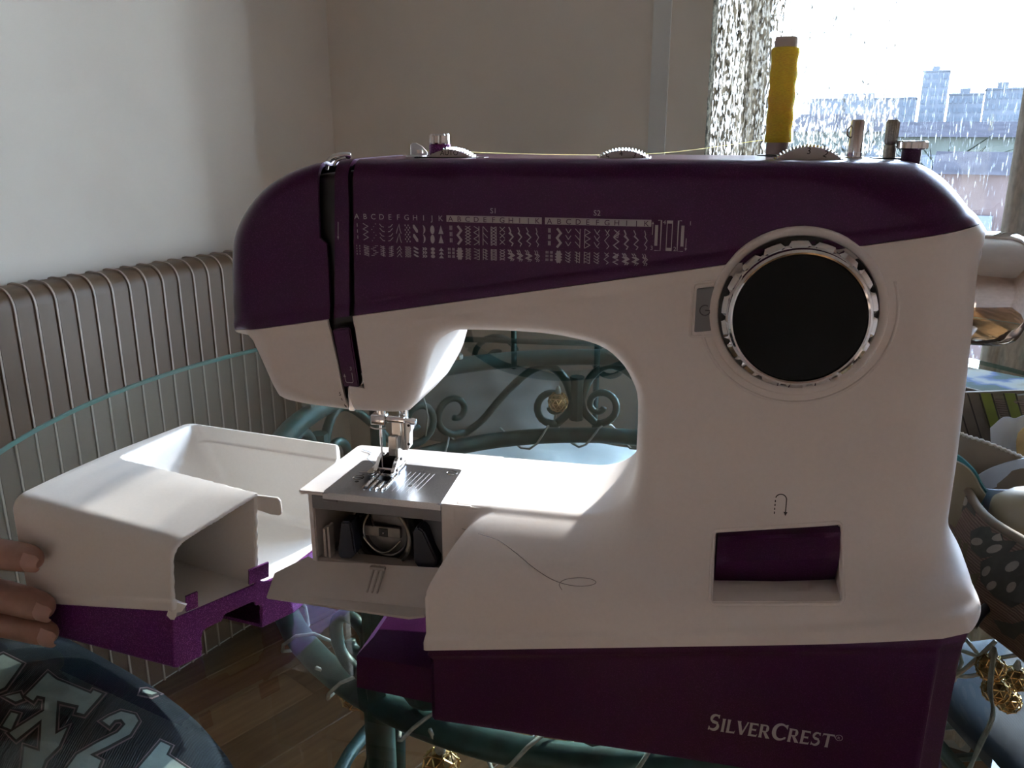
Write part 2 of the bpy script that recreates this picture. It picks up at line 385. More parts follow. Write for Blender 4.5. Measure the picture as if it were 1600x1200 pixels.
def split_faces(bm, test):
    """copy of the faces that pass test(centre) as a new bmesh"""
    nb = bmesh.new(); mp = {}
    for f in bm.faces:
        if test(f.calc_center_median()):
            vs = []
            for v in f.verts:
                if v not in mp: mp[v] = nb.verts.new(v.co)
                vs.append(mp[v])
            nb.faces.new(vs)
    return nb

# flat print laid on a surface ----------------------------------------------------
def ribbon2(pts, w):
    """stroke as quads in 2D"""
    V, F = [], []; P = [np.array(p, float) for p in pts]
    for i, p in enumerate(P):
        t = P[min(i + 1, len(P) - 1)] - P[max(i - 1, 0)]; t = t / (np.linalg.norm(t) + 1e-9); nrm = np.array([-t[1], t[0]])
        if 0 < i < len(P) - 1:
            a = P[i] - P[i - 1]; a = a / (np.linalg.norm(a) + 1e-9); c = abs(a @ t); nrm = nrm / max(c, 0.5)
        V += [p + nrm * w / 2, p - nrm * w / 2]
    for i in range(len(P) - 1): F.append((2 * i, 2 * i + 1, 2 * i + 3, 2 * i + 2))
    return V, F
class Print:
    def __init__(s): s.V = []; s.F = []
    def add(s, V, F):
        o = len(s.V); s.V += [np.array(v, float)[:2] for v in V]; s.F += [tuple(i + o for i in f) for f in F]
    def line(s, pts, w): s.add(*ribbon2(pts, w))
    def poly(s, pts): s.add(pts, [tuple(range(len(pts)))])
    def disc(s, c, rx, rz, n=14): s.poly([(c[0] + rx * math.cos(2 * PI * k / n), c[1] + rz * math.sin(2 * PI * k / n)) for k in range(n)])
    def ring(s, c, r, w, n=20, a0=0, a1=2 * PI): s.line([(c[0] + r * math.cos(a0 + (a1 - a0) * k / n), c[1] + r * math.sin(a0 + (a1 - a0) * k / n)) for k in range(n + 1)], w)
    def text(s, body, x, z, size, xs=1.0, align='LEFT', rot=0.0):
        cu = bpy.data.curves.new('t', 'FONT'); cu.body = body; cu.size = size; cu.align_x = align; cu.resolution_u = 3
        to = bpy.data.objects.new('t', cu); COL.objects.link(to)
        me = bpy.data.meshes.new_from_object(to); bpy.data.objects.remove(to); bpy.data.curves.remove(cu)
        c, sn = math.cos(rot), math.sin(rot)
        s.add([(x + v.co.x * xs * c - v.co.y * sn, z + v.co.x * xs * sn + v.co.y * c) for v in me.vertices], [tuple(p.vertices) for p in me.polygons])
        bpy.data.meshes.remove(me)
    def lay(s, name, fn, mat, parent):
        o = pyobj(name, [fn(v[0], v[1]) for v in s.V], s.F, mat, parent); return o

# ================================================================ ROOM
def wall_mesh(bm, p0, p1, z0, z1, thick):
    """upright slab from plan point p0 to p1, thickness pushed along 'thick' (2D)"""
    a, b = np.array(p0), np.array(p1); t = np.array(thick)
    q = [a, b, b + t, a + t]
    prism(bm, [(x, y, z0) for x, y in q], (0, 0, z1 - z0))
def uv(u, v): return K + DU * u + DV * v
def wall_with_window(name, u0, u1, v, out, win):
    bm = bmesh.new(); T = out * 0.26
    wall_mesh(bm, uv(u0, v), uv(win[0], v), ZF, ZC, T); wall_mesh(bm, uv(win[1], v), uv(u1, v), ZF, ZC, T)
    wall_mesh(bm, uv(win[0], v), uv(win[1], v), ZF, win[2], T); wall_mesh(bm, uv(win[0], v), uv(win[1], v), win[3], ZC, T)
    return struct(obj(name, bm, M_wall, None, None))
wall_with_window('wall_back', 0, RU + 0.24, 0, -DV, WIN)
bm = bmesh.new(); wall_mesh(bm, uv(-0.24, RV), uv(RU, RV), ZF, ZC, DV * 0.24); struct(obj('wall_rear', bm, M_wall2, None, None))
bm = bmesh.new(); wall_mesh(bm, uv(0, -0.24), uv(0, RV), ZF, ZC, -DU * 0.24); struct(obj('wall_left', bm, M_wall, None, None))
bm = bmesh.new(); wall_mesh(bm, uv(RU, 0), uv(RU, RV + 0.24), ZF, ZC, DU * 0.24); struct(obj('wall_right', bm, M_wall2, None, None))
def slab(name, z0, z1, mat):
    bm = bmesh.new(); prism(bm, [(*uv(u, v), z0) for u, v in ((-.24, -.24), (RU + .24, -.24), (RU + .24, RV + .24), (-.24, RV + .24))], (0, 0, z1 - z0))
    return struct(obj(name, bm, mat, None, None))
slab('ceiling', ZC, ZC + 0.2, M_ceil)
floor = slab('floor', ZF - 0.2, ZF - 0.012, M_subfloor)
# parquet: boards run towards the back right, as seen through the glass
PD = np.array([0.66, 0.75]); PD /= np.linalg.norm(PD); PN = np.array([PD[1], -PD[0]]); PL, PWD = 0.85, 0.10
bm = bmesh.new(); box(bm, (-PL / 2 + .0006, -PWD / 2 + .0006, -0.012), (PL / 2 - .0006, PWD / 2 - .0006, 0), 0.0012, 1); plank = obj('plank', bm, M_wood, floor, 35)
pm = plank.data; pm_rot = math.atan2(PD[1], PD[0]); first = True; npl = 0
for j in range(-24, 25):
    for i in range(-4, 5):
        c = np.array([0.15, 1.35]) + PN * (j * PWD) + PD * ((i + (j * 0.37) % 1.0) * PL)
        q = c - K; u, v = q @ DU, q @ DV
        if not (-0.15 < u < RU + 0.1 and -0.1 < v < RV + 0.1): continue
        if npl > 295: continue
        o = plank if first else bpy.data.objects.new('plank', pm)
        if not first: COL.objects.link(o); o.parent = floor
        first = False; npl += 1
        o.location = (c[0], c[1], ZF); o.rotation_euler = (0, 0, pm_rot)
# baseboards
bm = bmesh.new(); wall_mesh(bm, uv(0.0, 0.0), uv(RU, 0.0), ZF - 0.012, ZF + 0.085, DV * 0.016); struct(obj('baseboard_back', bm, M_trim, None, None))
bm = bmesh.new(); wall_mesh(bm, uv(0.0, 0.018), uv(0.0, RV), ZF - 0.012, ZF + 0.085, DU * 0.016); struct(obj('baseboard_left', bm, M_trim, None, None))
# flat pilaster strips left of the window
bm = bmesh.new(); wall_mesh(bm, uv(0.751, 0), uv(0.783, 0), ZF + 0.085, ZC, DV * 0.008); struct(obj('trim_1', bm, M_trim, None, None))
bm = bmesh.new(); wall_mesh(bm, uv(0.783, 0), uv(0.8645, 0), ZF + 0.085, ZC, DV * 0.004); struct(obj('trim_2', bm, M_wall, None, None))

def window(name, win, v, out, mull):
    root = empty(name); struct(root); T = out * 0.035; bm = bmesh.new(); w = 0.036
    o0 = out * 0.20
    def bar(u0, u1, z0, z1):
        a, b = uv(u0, v) + o0, uv(u1, v) + o0
        prism(bm, [(*p, z0) for p in (a, b, b + T, a + T)], (0, 0, z1 - z0))
    bar(win[0], win[0] + w, win[2], win[3]); bar(win[1] - w, win[1], win[2], win[3])
    bar(win[0] + w, win[1] - w, win[2], win[2] + w); bar(win[0] + w, win[1] - w, win[3] - w, win[3])
    for mu in mull: bar(mu - w / 2, mu + w / 2, win[2] + w, win[3] - w)
    obj('window_frame', bm, M_frame, root, None)
    edges = [win[0] + w] + [e for mu in mull for e in (mu - w / 2, mu + w / 2)] + [win[1] - w]
    for k in range(0, len(edges), 2):
        bm = bmesh.new(); a, b = uv(edges[k], v) + o0 + T * 0.5, uv(edges[k + 1], v) + o0 + T * 0.5
        vs = [bm.verts.new(p) for p in ((*a, win[2] + w), (*b, win[2] + w), (*b, win[3] - w), (*a, win[3] - w))]; bm.faces.new(vs)
        obj('window_pane', bm, M_pane, root, None)
    bm = bmesh.new(); a, b = uv(win[0] - .0, v), uv(win[1] + .0, v)
    i = -out * 0.045
    prism(bm, [(*p, win[2] - 0.024) for p in (a + i, b + i, b + o0, a + o0)], (0, 0, 0.024)); obj('window_sill', bm, M_frame, root, None)
    return root
window('window_1', WIN, 0, -DV, [1.573])

# curtains: wavy cloth, hung from z1 to z0
def curtain(name, u0, u1, v0, z0, z1, folds, amp, mat, thick=0.0, tilt=0.0, seed=1):
    rnd = np.random.RandomState(seed); nu, nz = int(folds * 10), 24; V, F = [], []
    ph = rnd.rand(8) * 6.28
    for j in range(nz + 1):
        z = z0 + (z1 - z0) * j / nz
        for i in range(nu + 1):
            s = i / nu; u = u0 + (u1 - u0) * s + tilt * (z - z0) * (1 - s * 0.0)
            v = v0 + amp * (math.sin(2 * PI * folds * s + ph[0]) + 0.4 * math.sin(2 * PI * folds * 1.7 * s + ph[1] + 0.8 * z)) * (0.75 + 0.25 * math.sin(3 * z + ph[2]))
            V.append((*uv(u, v), z))
    for j in range(nz):
        for i in range(nu): a = j * (nu + 1) + i; F.append((a, a + 1, a + nu + 2, a + nu + 1))
    if thick:
        bmc = np_bm(np.array(V), np.array(F)); return shell(name, bmc, mat, None, thick, 179)
    return pyobj(name, V, F, mat, None, 179)
c1 = curtain('lace_curtain', 0.870, 0.988, 0.052, ZF + 0.03, 1.15, 7, 0.0065, M_sheer, seed=3)
tag(c1, 'glittering lurex lace curtain bunched against the wall beside the window', 'curtain')
c2 = curtain('lace_curtain', 0.990, 1.170, 0.048, ZF + 0.03, 1.15, 6, 0.0045, M_sheer2, seed=5)
tag(c2, 'sheer lurex lace panel hanging behind the yellow thread spool', 'curtain')
c3 = curtain('voile_curtain', 1.173, 1.326, 0.047, ZF + 0.03, 1.15, 3, 0.0033, M_voile, seed=8)
tag(c3, 'fine pale voile panel in front of the view of tower block and roofs', 'curtain')
c4 = curtain('linen_curtain', 1.329, 1.443, 0.060, ZF + 0.03, 1.15, 4, 0.007, M_drape, thick=0.002, seed=9)
tag(c4, 'opaque beige linen curtain drawn back at the window edge above the handwheel', 'curtain')
bm = bmesh.new(); a, b = uv(0.78, 0.052), uv(2.0, 0.052); tube(bm, [(*a, 1.165), (*b, 1.165)], 0.008, 10)
for e in (a, b): bmesh.ops.create_uvsphere(bm, u_segments=12, v_segments=8, radius=0.016, matrix=Matrix.Translation((*e, 1.165)))
rod = obj('curtain_rod', bm, M_trim); tag(rod, 'round curtain rod with ball ends above the bright window', 'rod')
for uu in (0.81, 1.97):
    bm = bmesh.new(); p, q = uv(uu, 0.001), uv(uu, 0.052); tube(bm, [(*p, 1.150), (*q, 1.150), (*q, 1.158)], 0.005, 8); obj('bracket', bm, M_trim, rod)

# ---------------------------------------------------------------- radiator on the left wall
rd = empty('radiator', room(0.0, 0.0, ZF), 0)
tag(rd, 'beige old steel radiator with many thin vertical fins under the bright left wall', 'radiator')
LW = DV  # along the wall
RD0 = 0.023  # gap from wall
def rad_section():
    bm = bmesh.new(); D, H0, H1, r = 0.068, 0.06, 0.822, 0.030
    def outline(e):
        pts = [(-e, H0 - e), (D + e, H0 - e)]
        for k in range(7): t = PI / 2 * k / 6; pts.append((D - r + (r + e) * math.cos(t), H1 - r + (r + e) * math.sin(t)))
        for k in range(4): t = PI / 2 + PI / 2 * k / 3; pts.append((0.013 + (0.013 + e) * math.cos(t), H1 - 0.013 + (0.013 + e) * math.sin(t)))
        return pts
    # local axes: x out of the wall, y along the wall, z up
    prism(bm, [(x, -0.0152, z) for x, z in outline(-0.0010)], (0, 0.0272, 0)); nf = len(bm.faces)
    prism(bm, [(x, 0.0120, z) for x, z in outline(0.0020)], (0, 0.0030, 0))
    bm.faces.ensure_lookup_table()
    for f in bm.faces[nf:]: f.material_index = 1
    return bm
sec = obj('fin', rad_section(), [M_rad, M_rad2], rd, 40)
wall_out = math.atan2(DU[1], DU[0])
NS = 34
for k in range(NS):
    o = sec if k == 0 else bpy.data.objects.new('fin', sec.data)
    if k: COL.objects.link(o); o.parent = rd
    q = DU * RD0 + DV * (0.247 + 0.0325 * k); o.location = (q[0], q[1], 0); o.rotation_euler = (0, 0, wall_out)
for z in (0.12, 0.74):
    bm = bmesh.new(); q0 = DU * (RD0 + 0.033) + DV * 0.215; q1 = DU * (RD0 + 0.033) + DV * (0.27 + 0.0325 * NS); tube(bm, [(*q0, z), (*q1, z)], 0.012, 10); obj('pipe', bm, M_rad, rd)
bm = bmesh.new(); q0 = DU * (RD0 + 0.033) + DV * 0.225; tube(bm, [(*q0, 0.125), (*q0, -0.005)], 0.009, 10); obj('feed_pipe', bm, M_rad, rd)
for s in (0.36, 1.15):
    for z in (0.15, 0.7):
        bm = bmesh.new(); a = DV * s; b = DV * s + DU * (RD0 + 0.02); tube(bm, [(*(a + DU * 0.001), z), (*b, z)], 0.008, 8); obj('wall_bracket', bm, M_rad, rd)

# ---------------------------------------------------------------- outside
def az(px): return math.atan((px - 800) / (FPX / CP))
def far(px, D): a = az(px); return np.array([math.sin(a) * D / math.cos(a - az(1500)), math.cos(a) * D / math.cos(a - az(1500))])
def elev(y, D): return CAMH + D * (200 - y) / (FPX * 1.04)
M_tower = plain('hazy_tower_render', (0.044, 0.046, 0.051), 0.9, spec=0.0, var=0.1, scale=0.1)
M_block = plain('hazy_block_render', (0.043, 0.045, 0.050), 0.9, spec=0.0, var=0.25, scale=0.06)
M_roofred = plain('dark_roof_tiles', (0.019, 0.017, 0.018), 0.9, spec=0.0, var=0.2, scale=1.2)
M_housewall = plain('green_grey_render', (0.030, 0.033, 0.029), 0.9, spec=0.0, var=0.2, scale=0.4)
M_brick = plain('red_shed_render', (0.031, 0.023, 0.022), 0.9, spec=0.0, var=0.2, scale=0.8)
M_ground = plain('grey_ground', (0.008, 0.008, 0.008), 0.95, spec=0.0, var=0.2, scale=0.2)
M_glassfar = plain('far_window_glass', (0.038, 0.042, 0.048), 0.7, spec=0.0)
M_tree = plain('winter_twigs', (0.006, 0.007, 0.005), 0.95, spec=0.0, var=0.3, scale=1.0)
GZ = -14.0
bm = bmesh.new(); box(bm, (-400, 8, GZ - 1), (900, 900, GZ)); struct(obj('ground', bm, M_ground, None, None))
def building(name, label, px0, px1, y_top, D, depth, mat, rows, cols, roof=None, group=None):
    p0, p1 = far(px0, D), far(px1, D); e = p1 - p0; w = np.linalg.norm(e); d = np.array([-e[1], e[0]]) / w
    if d @ p0 < 0: d = -d
    zt = elev(y_top, D); root = empty(name, (*p0, GZ), math.atan2(e[1], e[0])); tag(root, label, 'building', group)
    sgn = 1.0; H = zt - GZ
    bm = bmesh.new(); box(bm, (0, 0, 0), (w, depth, H)); obj('wall', bm, mat, root, None)
    bm = bmesh.new()
    if roof:
        rh, ov = roof
        prism(bm, [(-ov, -ov, H), (-ov, depth + ov, H), (-ov, depth / 2, H + rh)], (w + 2 * ov, 0, 0)); obj('roof', bm, M_roofred, root, None)
    else:
        box(bm, (-0.2, -0.2, H), (w + 0.2, depth + 0.2, H + 0.5)); box(bm, (w * .3, depth * .3, H + .5), (w * .6, depth * .6, H + 2.2)); obj('roof', bm, mat, root, None)
    wm = None
    for r in range(rows):
        for c in range(cols):
            cw, ch = w / cols, min(3.0, H / rows)
            if wm is None:
                bm = bmesh.new(); box(bm, (-cw * .28, -0.12, -ch * .25), (cw * .28, 0.05, ch * .25)); o = obj('window', bm, M_glassfar, root, None); wm = o.data
            else: o = bpy.data.objects.new('window', wm); COL.objects.link(o); o.parent = root
            o.location = (cw * (c + .5), 0, H - ch * (r + .6))
    return root
building('tower_block', 'tall pale blue hazy tower block rising above the far roofs', 1432, 1472, 125, 380, 16, M_tower, 7, 3)
building('apartment_row', 'long low hazy row of flats right of the tower block', 1476, 1530, 156, 330, 14, M_block, 3, 7)
building('apartment_row', 'stepped hazy flats at the curtain edge far outside', 1533, 1590, 150, 300, 14, M_block, 3, 6)
building('apartment_row', 'hazy flats seen through the lace left of the tower block', 1262, 1425, 160, 340, 14, M_block, 3, 16)
building('house', 'house with a dark tiled roof just below the tower block', 1400, 1640, 212, 60, 9, M_housewall, 2, 6, roof=(0.9, 0.4))
building('house', 'house with dark roof seen through the lace behind thread posts', 1240, 1385, 205, 75, 9, M_housewall, 2, 4, roof=(1.4, 0.4))
building('shed', 'low reddish shed nearest outside the window behind the handwheel', 1478, 1640, 262, 26, 6, M_brick, 1, 3, roof=(0.5, 0.2))
def tree(px, y_top, D, label, seed):
    p = far(px, D); zt = elev(y_top, D); rnd = random.Random(seed); root = empty('bare_tree', (*p, GZ)); tag(root, label, 'tree', 'trees outside the window')
    H = zt - GZ; bm = bmesh.new(); tube(bm, [(0, 0, 0), (0.1, 0, H * .5), (0, 0.1, H * .8)], lambda t: 0.28 * (1 - t * .7), 7); obj('trunk', bm, M_tree, root)
    bm = bmesh.new()
    for k in range(70):
        a = rnd.random() * 6.28; h0 = H * (0.55 + 0.3 * rnd.random()); L = H * 0.25 * (0.5 + rnd.random() * .6); up = 0.35 + rnd.random()
        d = Vector((math.cos(a), math.sin(a), up)).normalized(); q = Vector((0, 0, h0)); e = q + d * L
        if e.z > H: e.z = H
        tube(bm, [q, q + (e - q) * .5 + Vector((rnd.uniform(-.3, .3), rnd.uniform(-.3, .3), .1)), e], lambda t: 0.07 * (1 - t * .8), 4)
    b = obj('branches', bm, M_tree, root); b['kind'] = 'stuff'
tree(1462, 205, 45, 'bare tree in front of the dark roofed house below the tower', 1)
tree(1522, 215, 38, 'bare tree at the right of the window view near the curtain', 2)
tree(1330, 185, 70, 'bare tree seen through the lace between two thread posts', 3)

# ---------------------------------------------------------------- glass table on a verdigris iron frame
TC = np.array([0.105, 0.90]); TR = 0.632; RR = 0.362; GO = (0.008, -0.072)
tb = empty('glass_table', (TC[0], TC[1], ZF)); tag(tb, 'round glass table on a verdigris iron frame with scrollwork, under the sewing machine', 'table')
bm = bmesh.new(); N = 160; zt = -ZF
prof = [(TR - .0025, zt), (TR, zt - .0025), (TR, zt - .0035), (TR - .0025, zt - .006)]
rows = [[bm.verts.new((GO[0] + r * math.cos(2 * PI * k / N), GO[1] + r * math.sin(2 * PI * k / N), z)) for k in range(N)] for r, z in prof]
f = bm.faces.new(rows[0]); f.material_index = 0; f = bm.faces.new(rows[-1][::-1]); f.material_index = 1
for i in range(3):
    for k in range(N): f = bm.faces.new((rows[i][k], rows[i + 1][k], rows[i + 1][(k + 1) % N], rows[i][(k + 1) % N])); f.material_index = 2
gt = obj('glass_top', bm, [M_glass, M_glass_under, M_glass_edge], tb, None)
Z1, Z2 = zt - 0.024, zt - 0.150
def ringpts(R, z, n=72): return [(R * math.cos(2 * PI * k / n), R * math.sin(2 * PI * k / n), z) for k in range(n)]
bm = bmesh.new(); tube(bm, ringpts(RR, Z1), 0.0125, 10, closed=True); obj('upper_ring', bm, M_iron, tb, 179)
bm = bmesh.new(); tube(bm, ringpts(RR, Z2), 0.0125, 10, closed=True); obj('lower_ring', bm, M_iron, tb, 179)
# scrollwork between the rings, unrolled (s along the ring, h height between rings)
H = Z1 - Z2
def spiral(c, r0, turns, a0, sgn, n=26): return [(c[0] + r0 * (1 - 0.78 * t) * math.cos(a0 + sgn * 2 * PI * turns * t), c[1] + r0 * (1 - 0.78 * t) * math.sin(a0 + sgn * 2 * PI * turns * t)) for t in [i / (n - 1) for i in range(n)]]
def scroll(side):
    # big S: inner curl near the joint, over the shoulder, down the diagonal, curl at the foot
    hi = spiral((0.036, 0.044), 0.030, 1.15, -0.2, -1)[::-1]
    body = [(0.020, 0.088), (0.045, 0.108), (0.075, 0.100), (0.115, 0.066), (0.150, 0.030), (0.178, 0.014)]
    lo = spiral((0.195, 0.050), 0.036, 1.1, -1.9, 1)
    a = [(0.006, 0.052)] + body
    return [[(side * s, h) for s, h in spline(a, 6) + lo], [(side * s, h) for s, h in spline([(0.006, 0.052), (0.012, 0.032), (0.030, 0.014)], 5) + spiral((0.036, 0.044), 0.031, 1.2, -1.75, 1)]]
def bend(s, h, a0): a = a0 - s / RR; return (RR * math.cos(a), RR * math.sin(a), Z2 + 0.006 + h * (H - 0.012) / 0.115)
AJ = math.atan2(1.262 - TC[1], 0.100 - TC[0])
NREP = 5
for k in range(NREP):
    a0 = AJ + 2 * PI * k / NREP
    for side in (-1, 1):
        bm = bmesh.new()
        for path in scroll(side): tube(bm, [bend(s, h, a0) for s, h in path], lambda t: 0.0068 - 0.002 * t, 7)
        obj('scroll', bm, M_iron, tb, 179)
    bm = bmesh.new(); p = Vector(bend(0, 0.02, a0)); q = Vector(bend(0, 0.09, a0)); tube(bm, [p, q], 0.011, 8); obj('collar', bm, M_iron, tb)
LEGA = math.atan2(0.614 - TC[1], -0.108 - TC[0])
for k in range(4):
    a = LEGA + PI / 2 * k; c, s = math.cos(a), math.sin(a); bm = bmesh.new()
    tube(bm, [(RR * c, RR * s, Z2 + 0.0), (RR * c, RR * s, 0.30), ((RR + .03) * c, (RR + .03) * s, 0.12), ((RR + .07) * c, (RR + .07) * s, 0.012)], 0.0125, 10)
    lathe(bm, ((RR + .07) * c, (RR + .07) * s, 0.0), (0, 0, 1), [(0.022, 0), (0.022, .012), (0.013, .02)], 12)
    obj('leg', bm, M_iron, tb, 60)
for k in range(4):
    a = LEGA + PI / 2 * k; c, s = math.cos(a), math.sin(a)
    bm = bmesh.new(); tube(bm, [(RR * c, RR * s, Z1), (RR * c, RR * s, Z2)], 0.0105, 8); obj('post', bm, M_iron, tb)
bm = bmesh.new(); tube(bm, ringpts(RR - 0.02, 0.22, 48), 0.010, 8, closed=True); obj('stretcher_ring', bm, M_iron, tb, 179)
bm = bmesh.new(); TT = tb
for k in range(8):
    a = LEGA + PI / 8 + PI / 4 * k; c, s = math.cos(a), math.sin(a); r = RR
    lathe(bm, (r * c, r * s, zt - 0.0125), (0, 0, 1), [(0.009, 0), (0.009, 0.006)], 10)
obj('glass_pad', bm, M_clearwire, tb, None)

# ---------------------------------------------------------------- string of gold balls on the frame
st = empty('fairy_lights', (TC[0], TC[1], 0)); tag(st, 'clear cable string light with gold wire balls wound round the iron table frame', 'string light')
def ball_mesh():
    bm = bmesh.new(); g = bmesh.ops.create_icosphere(bm, subdivisions=3, radius=0.0155)
    base = [v.co.copy() for v in g['verts']]; es = [(e.verts[0].co.copy(), e.verts[1].co.copy()) for e in bm.edges]
    bm.free(); bm = bmesh.new()
    g2 = bmesh.ops.create_icosphere(bm, subdivisions=2, radius=0.0155)
    es = [(e.verts[0].co.copy(), e.verts[1].co.copy()) for e in bm.edges]; vs = [v.co.copy() for v in g2['verts']]; bm.free(); bm = bmesh.new()
    for a, b in es: tube(bm, [a, b], 0.0007, 4, cap=False)
    for v in vs: bmesh.ops.create_icosphere(bm, subdivisions=1, radius=0.0014, matrix=Matrix.Translation(v))
    return bm
b0 = obj('ball', ball_mesh(), M_gold, st, 50)
bm = bmesh.new(); bmesh.ops.create_icosphere(bm, subdivisions=2, radius=0.0135); k0 = obj('ball_core', bm, M_goldcore, b0, 179)
bm = bmesh.new(); lathe(bm, (0, 0, 0.0135), (0, 0, 1), [(0.004, 0), (0.005, .003), (0.0035, .008), (0.002, .012)], 10); n0 = obj('ball_cap', bm, M_clearwire, b0)
def tloc(p): return (p[0] - TC[0], p[1] - TC[1], p[2])
balls = [on_z(557, 1083, -0.185), on_z(689, 1197, -0.185), on_z(872, 628, -0.088), on_z(1548, 1043, -0.10), on_z(1556, 1078, -0.135), on_z(1586, 1060, -0.15), on_z(1575, 1095, -0.19)]
for i, p in enumerate(balls):
    o = b0 if i == 0 else copy_tree(b0, st); o.location = tloc(p); o.scale = (1, 1, 1) if i < 3 else (.72, .72, .72)
bm = bmesh.new(); path = []
for k in range(220):
    a = math.radians(-240) + 2 * PI * k / 219 * 0.97; ph = k * 0.75
    z = (Z2 + ZF) + 0.019 * math.sin(ph); r = RR + 0.019 * math.cos(ph)
    path.append((r * math.cos(a), r * math.sin(a), z))
tube(bm, path, 0.0018, 5)
for p in balls:
    q = Vector(tloc(p)) + Vector((0, 0, 0.024)); d = Vector((q.x, q.y, 0)).normalized() * (RR + 0.014); e = Vector((d.x, d.y, Z2 + ZF + 0.010))
    tube(bm, spline([q, q * 0.5 + e * 0.5 + Vector((0, 0, -.006)), e], 5), 0.0019, 5)
# cable draped on the right
tube(bm, spline([tloc(on_z(1553, 1010, -0.05)), tloc(on_z(1545, 1075, -0.07)), tloc(on_z(1553, 1115, -0.075)), tloc(on_z(1535, 1160, -0.08)), tloc(on_z(1512, 1205, -0.085))], 8), 0.0012, 6)
tube(bm, spline([tloc(on_z(1555, 1012, -0.05)), tloc(on_z(1549, 1075, -0.07)), tloc(on_z(1550, 1118, -0.075)), tloc(on_z(1530, 1162, -0.08)), tloc(on_z(1515, 1205, -0.085))], 8), 0.0012, 6)
tube(bm, spline([tloc(on_z(660, 615, -0.03)), tloc(on_z(668, 650, -0.06)), tloc(on_z(664, 690, -0.14))], 8), 0.0012, 6)
obj('cable', bm, M_clearwire, st, 179)

# ---------------------------------------------------------------- garden chair beyond the table, with cushions
ch = empty('iron_chair', (0.05, 1.36, ZF), math.radians(-8)); tag(ch, 'verdigris iron chair beyond the table seen through the glass', 'chair')
sz = 0.40
for sx_, sy_ in ((-1, -1), (1, -1), (-1, 1), (1, 1)):
    bm = bmesh.new(); top = 0.84 if sy_ > 0 else sz
    pts = [(sx_ * .21, sy_ * .21, 0), (sx_ * .20, sy_ * .20, sz)] + ([(sx_ * .19, .235, 0.68), (sx_ * .17, .25, top)] if sy_ > 0 else [])
    tube(bm, spline(pts, 5), 0.010, 8); obj('leg', bm, M_iron, ch, 179)
bm = bmesh.new(); tube(bm, [(-.20, -.20, sz), (.20, -.20, sz), (.20, .20, sz), (-.20, .20, sz)], 0.010, 8, closed=True)
for k in range(-3, 4): tube(bm, [(k * .05, -.2, sz), (k * .05, .2, sz)], 0.005, 6)
obj('seat_frame', bm, M_iron, ch, 60)
bm = bmesh.new(); tube(bm, spline([(-.17, .25, .84), (-.1, .253, .88), (0, .255, .895), (.1, .253, .88), (.17, .25, .84)], 6), 0.010, 8); obj('top_rail', bm, M_iron, ch, 179)
for sx_ in (-1, 1):
    bm = bmesh.new(); tube(bm, [(sx_ * .08, .225 + .03 * (z - .42), z) for z in [.42 + .042 * i for i in range(12)]], 0.006, 6); obj('back_bar', bm, M_iron, ch, 179)
    bm = bmesh.new(); tube(bm, [(sx_ * (x + .11), .243, z + .62) for x, z in spiral((0, 0), .05, 1.3, 0, 1)], 0.006, 6); obj('scroll', bm, M_iron, ch, 179)
bm = bmesh.new(); tube(bm, [(-.19, .225, .66), (.19, .225, .66)], 0.006, 6); obj('cross_bar', bm, M_iron, ch, 179)
ch2 = copy_tree(ch); ch2.location = (0.675, 0.74, ZF); ch2.rotation_euler = (0, 0, math.radians(-84)); tag(ch2, 'verdigris iron chair tucked under the right side of the table below the basket', 'chair')
def pillow(name, size, h, mat, seed=0):
    bm = bmesh.new(); n = 22; V = {}
    rnd = random.Random(seed)
    for s in (1, -1):
        for i in range(n + 1):
            for j in range(n + 1):
                u, v = 2 * i / n - 1, 2 * j / n - 1
                e = max(0.0, (1 - abs(u) ** 3.2)) ** .5 * max(0.0, (1 - abs(v) ** 3.2)) ** .5
                if s < 0 and (i in (0, n) or j in (0, n)): V[s, i, j] = V[1, i, j]; continue
                wr = 0.06 * math.sin(9 * u + 4 * v + seed) + 0.05 * math.sin(13 * v - 5 * u)
                k = 1 - 0.07 * (u * u * v * v)
                V[s, i, j] = bm.verts.new((size[0] / 2 * u * (1 - 0.05 * (1 - v * v)) * k, size[1] / 2 * v * (1 - 0.05 * (1 - u * u)) * k, s * h / 2 * e * (1 + wr)))
        for i in range(n):
            for j in range(n):
                q = [V[s, i, j], V[s, i + 1, j], V[s, i + 1, j + 1], V[s, i, j + 1]]
                bm.faces.new(q if s > 0 else q[::-1])
    return obj(name, bm, mat, None, 179)
cu = pillow('seat_cushion', (.44, .30), .085, M_cushion, 2); cu.location = (0.06, 1.40, ZF + sz + .055); cu.rotation_euler = (0, 0, math.radians(-8))
tag(cu, 'plump white seat cushion with sunlit wrinkles on the iron chair', 'cushion')
M_navypad = plain('navy_pad', (0.012, 0.016, 0.026), 0.9, var=0.1)
cu3 = pillow('seat_cushion', (.40, .40), .06, M_navypad, 4); cu3.location = (0.66, 0.74, ZF + sz + .042); cu3.rotation_euler = (0, 0, math.radians(-84)); tag(cu3, 'dark navy seat pad on the chair under the right side of the table', 'cushion')
cu2 = pillow('back_cushion', (.30, .20), .07, M_greycloth, 5); cu2.location = (-0.06, 1.560, ZF + sz + .145); cu2.rotation_euler = (math.radians(38), math.radians(6), math.radians(-8))
tag(cu2, 'grey cotton pillow leaning on the chair back behind the white seat cushion', 'cushion')

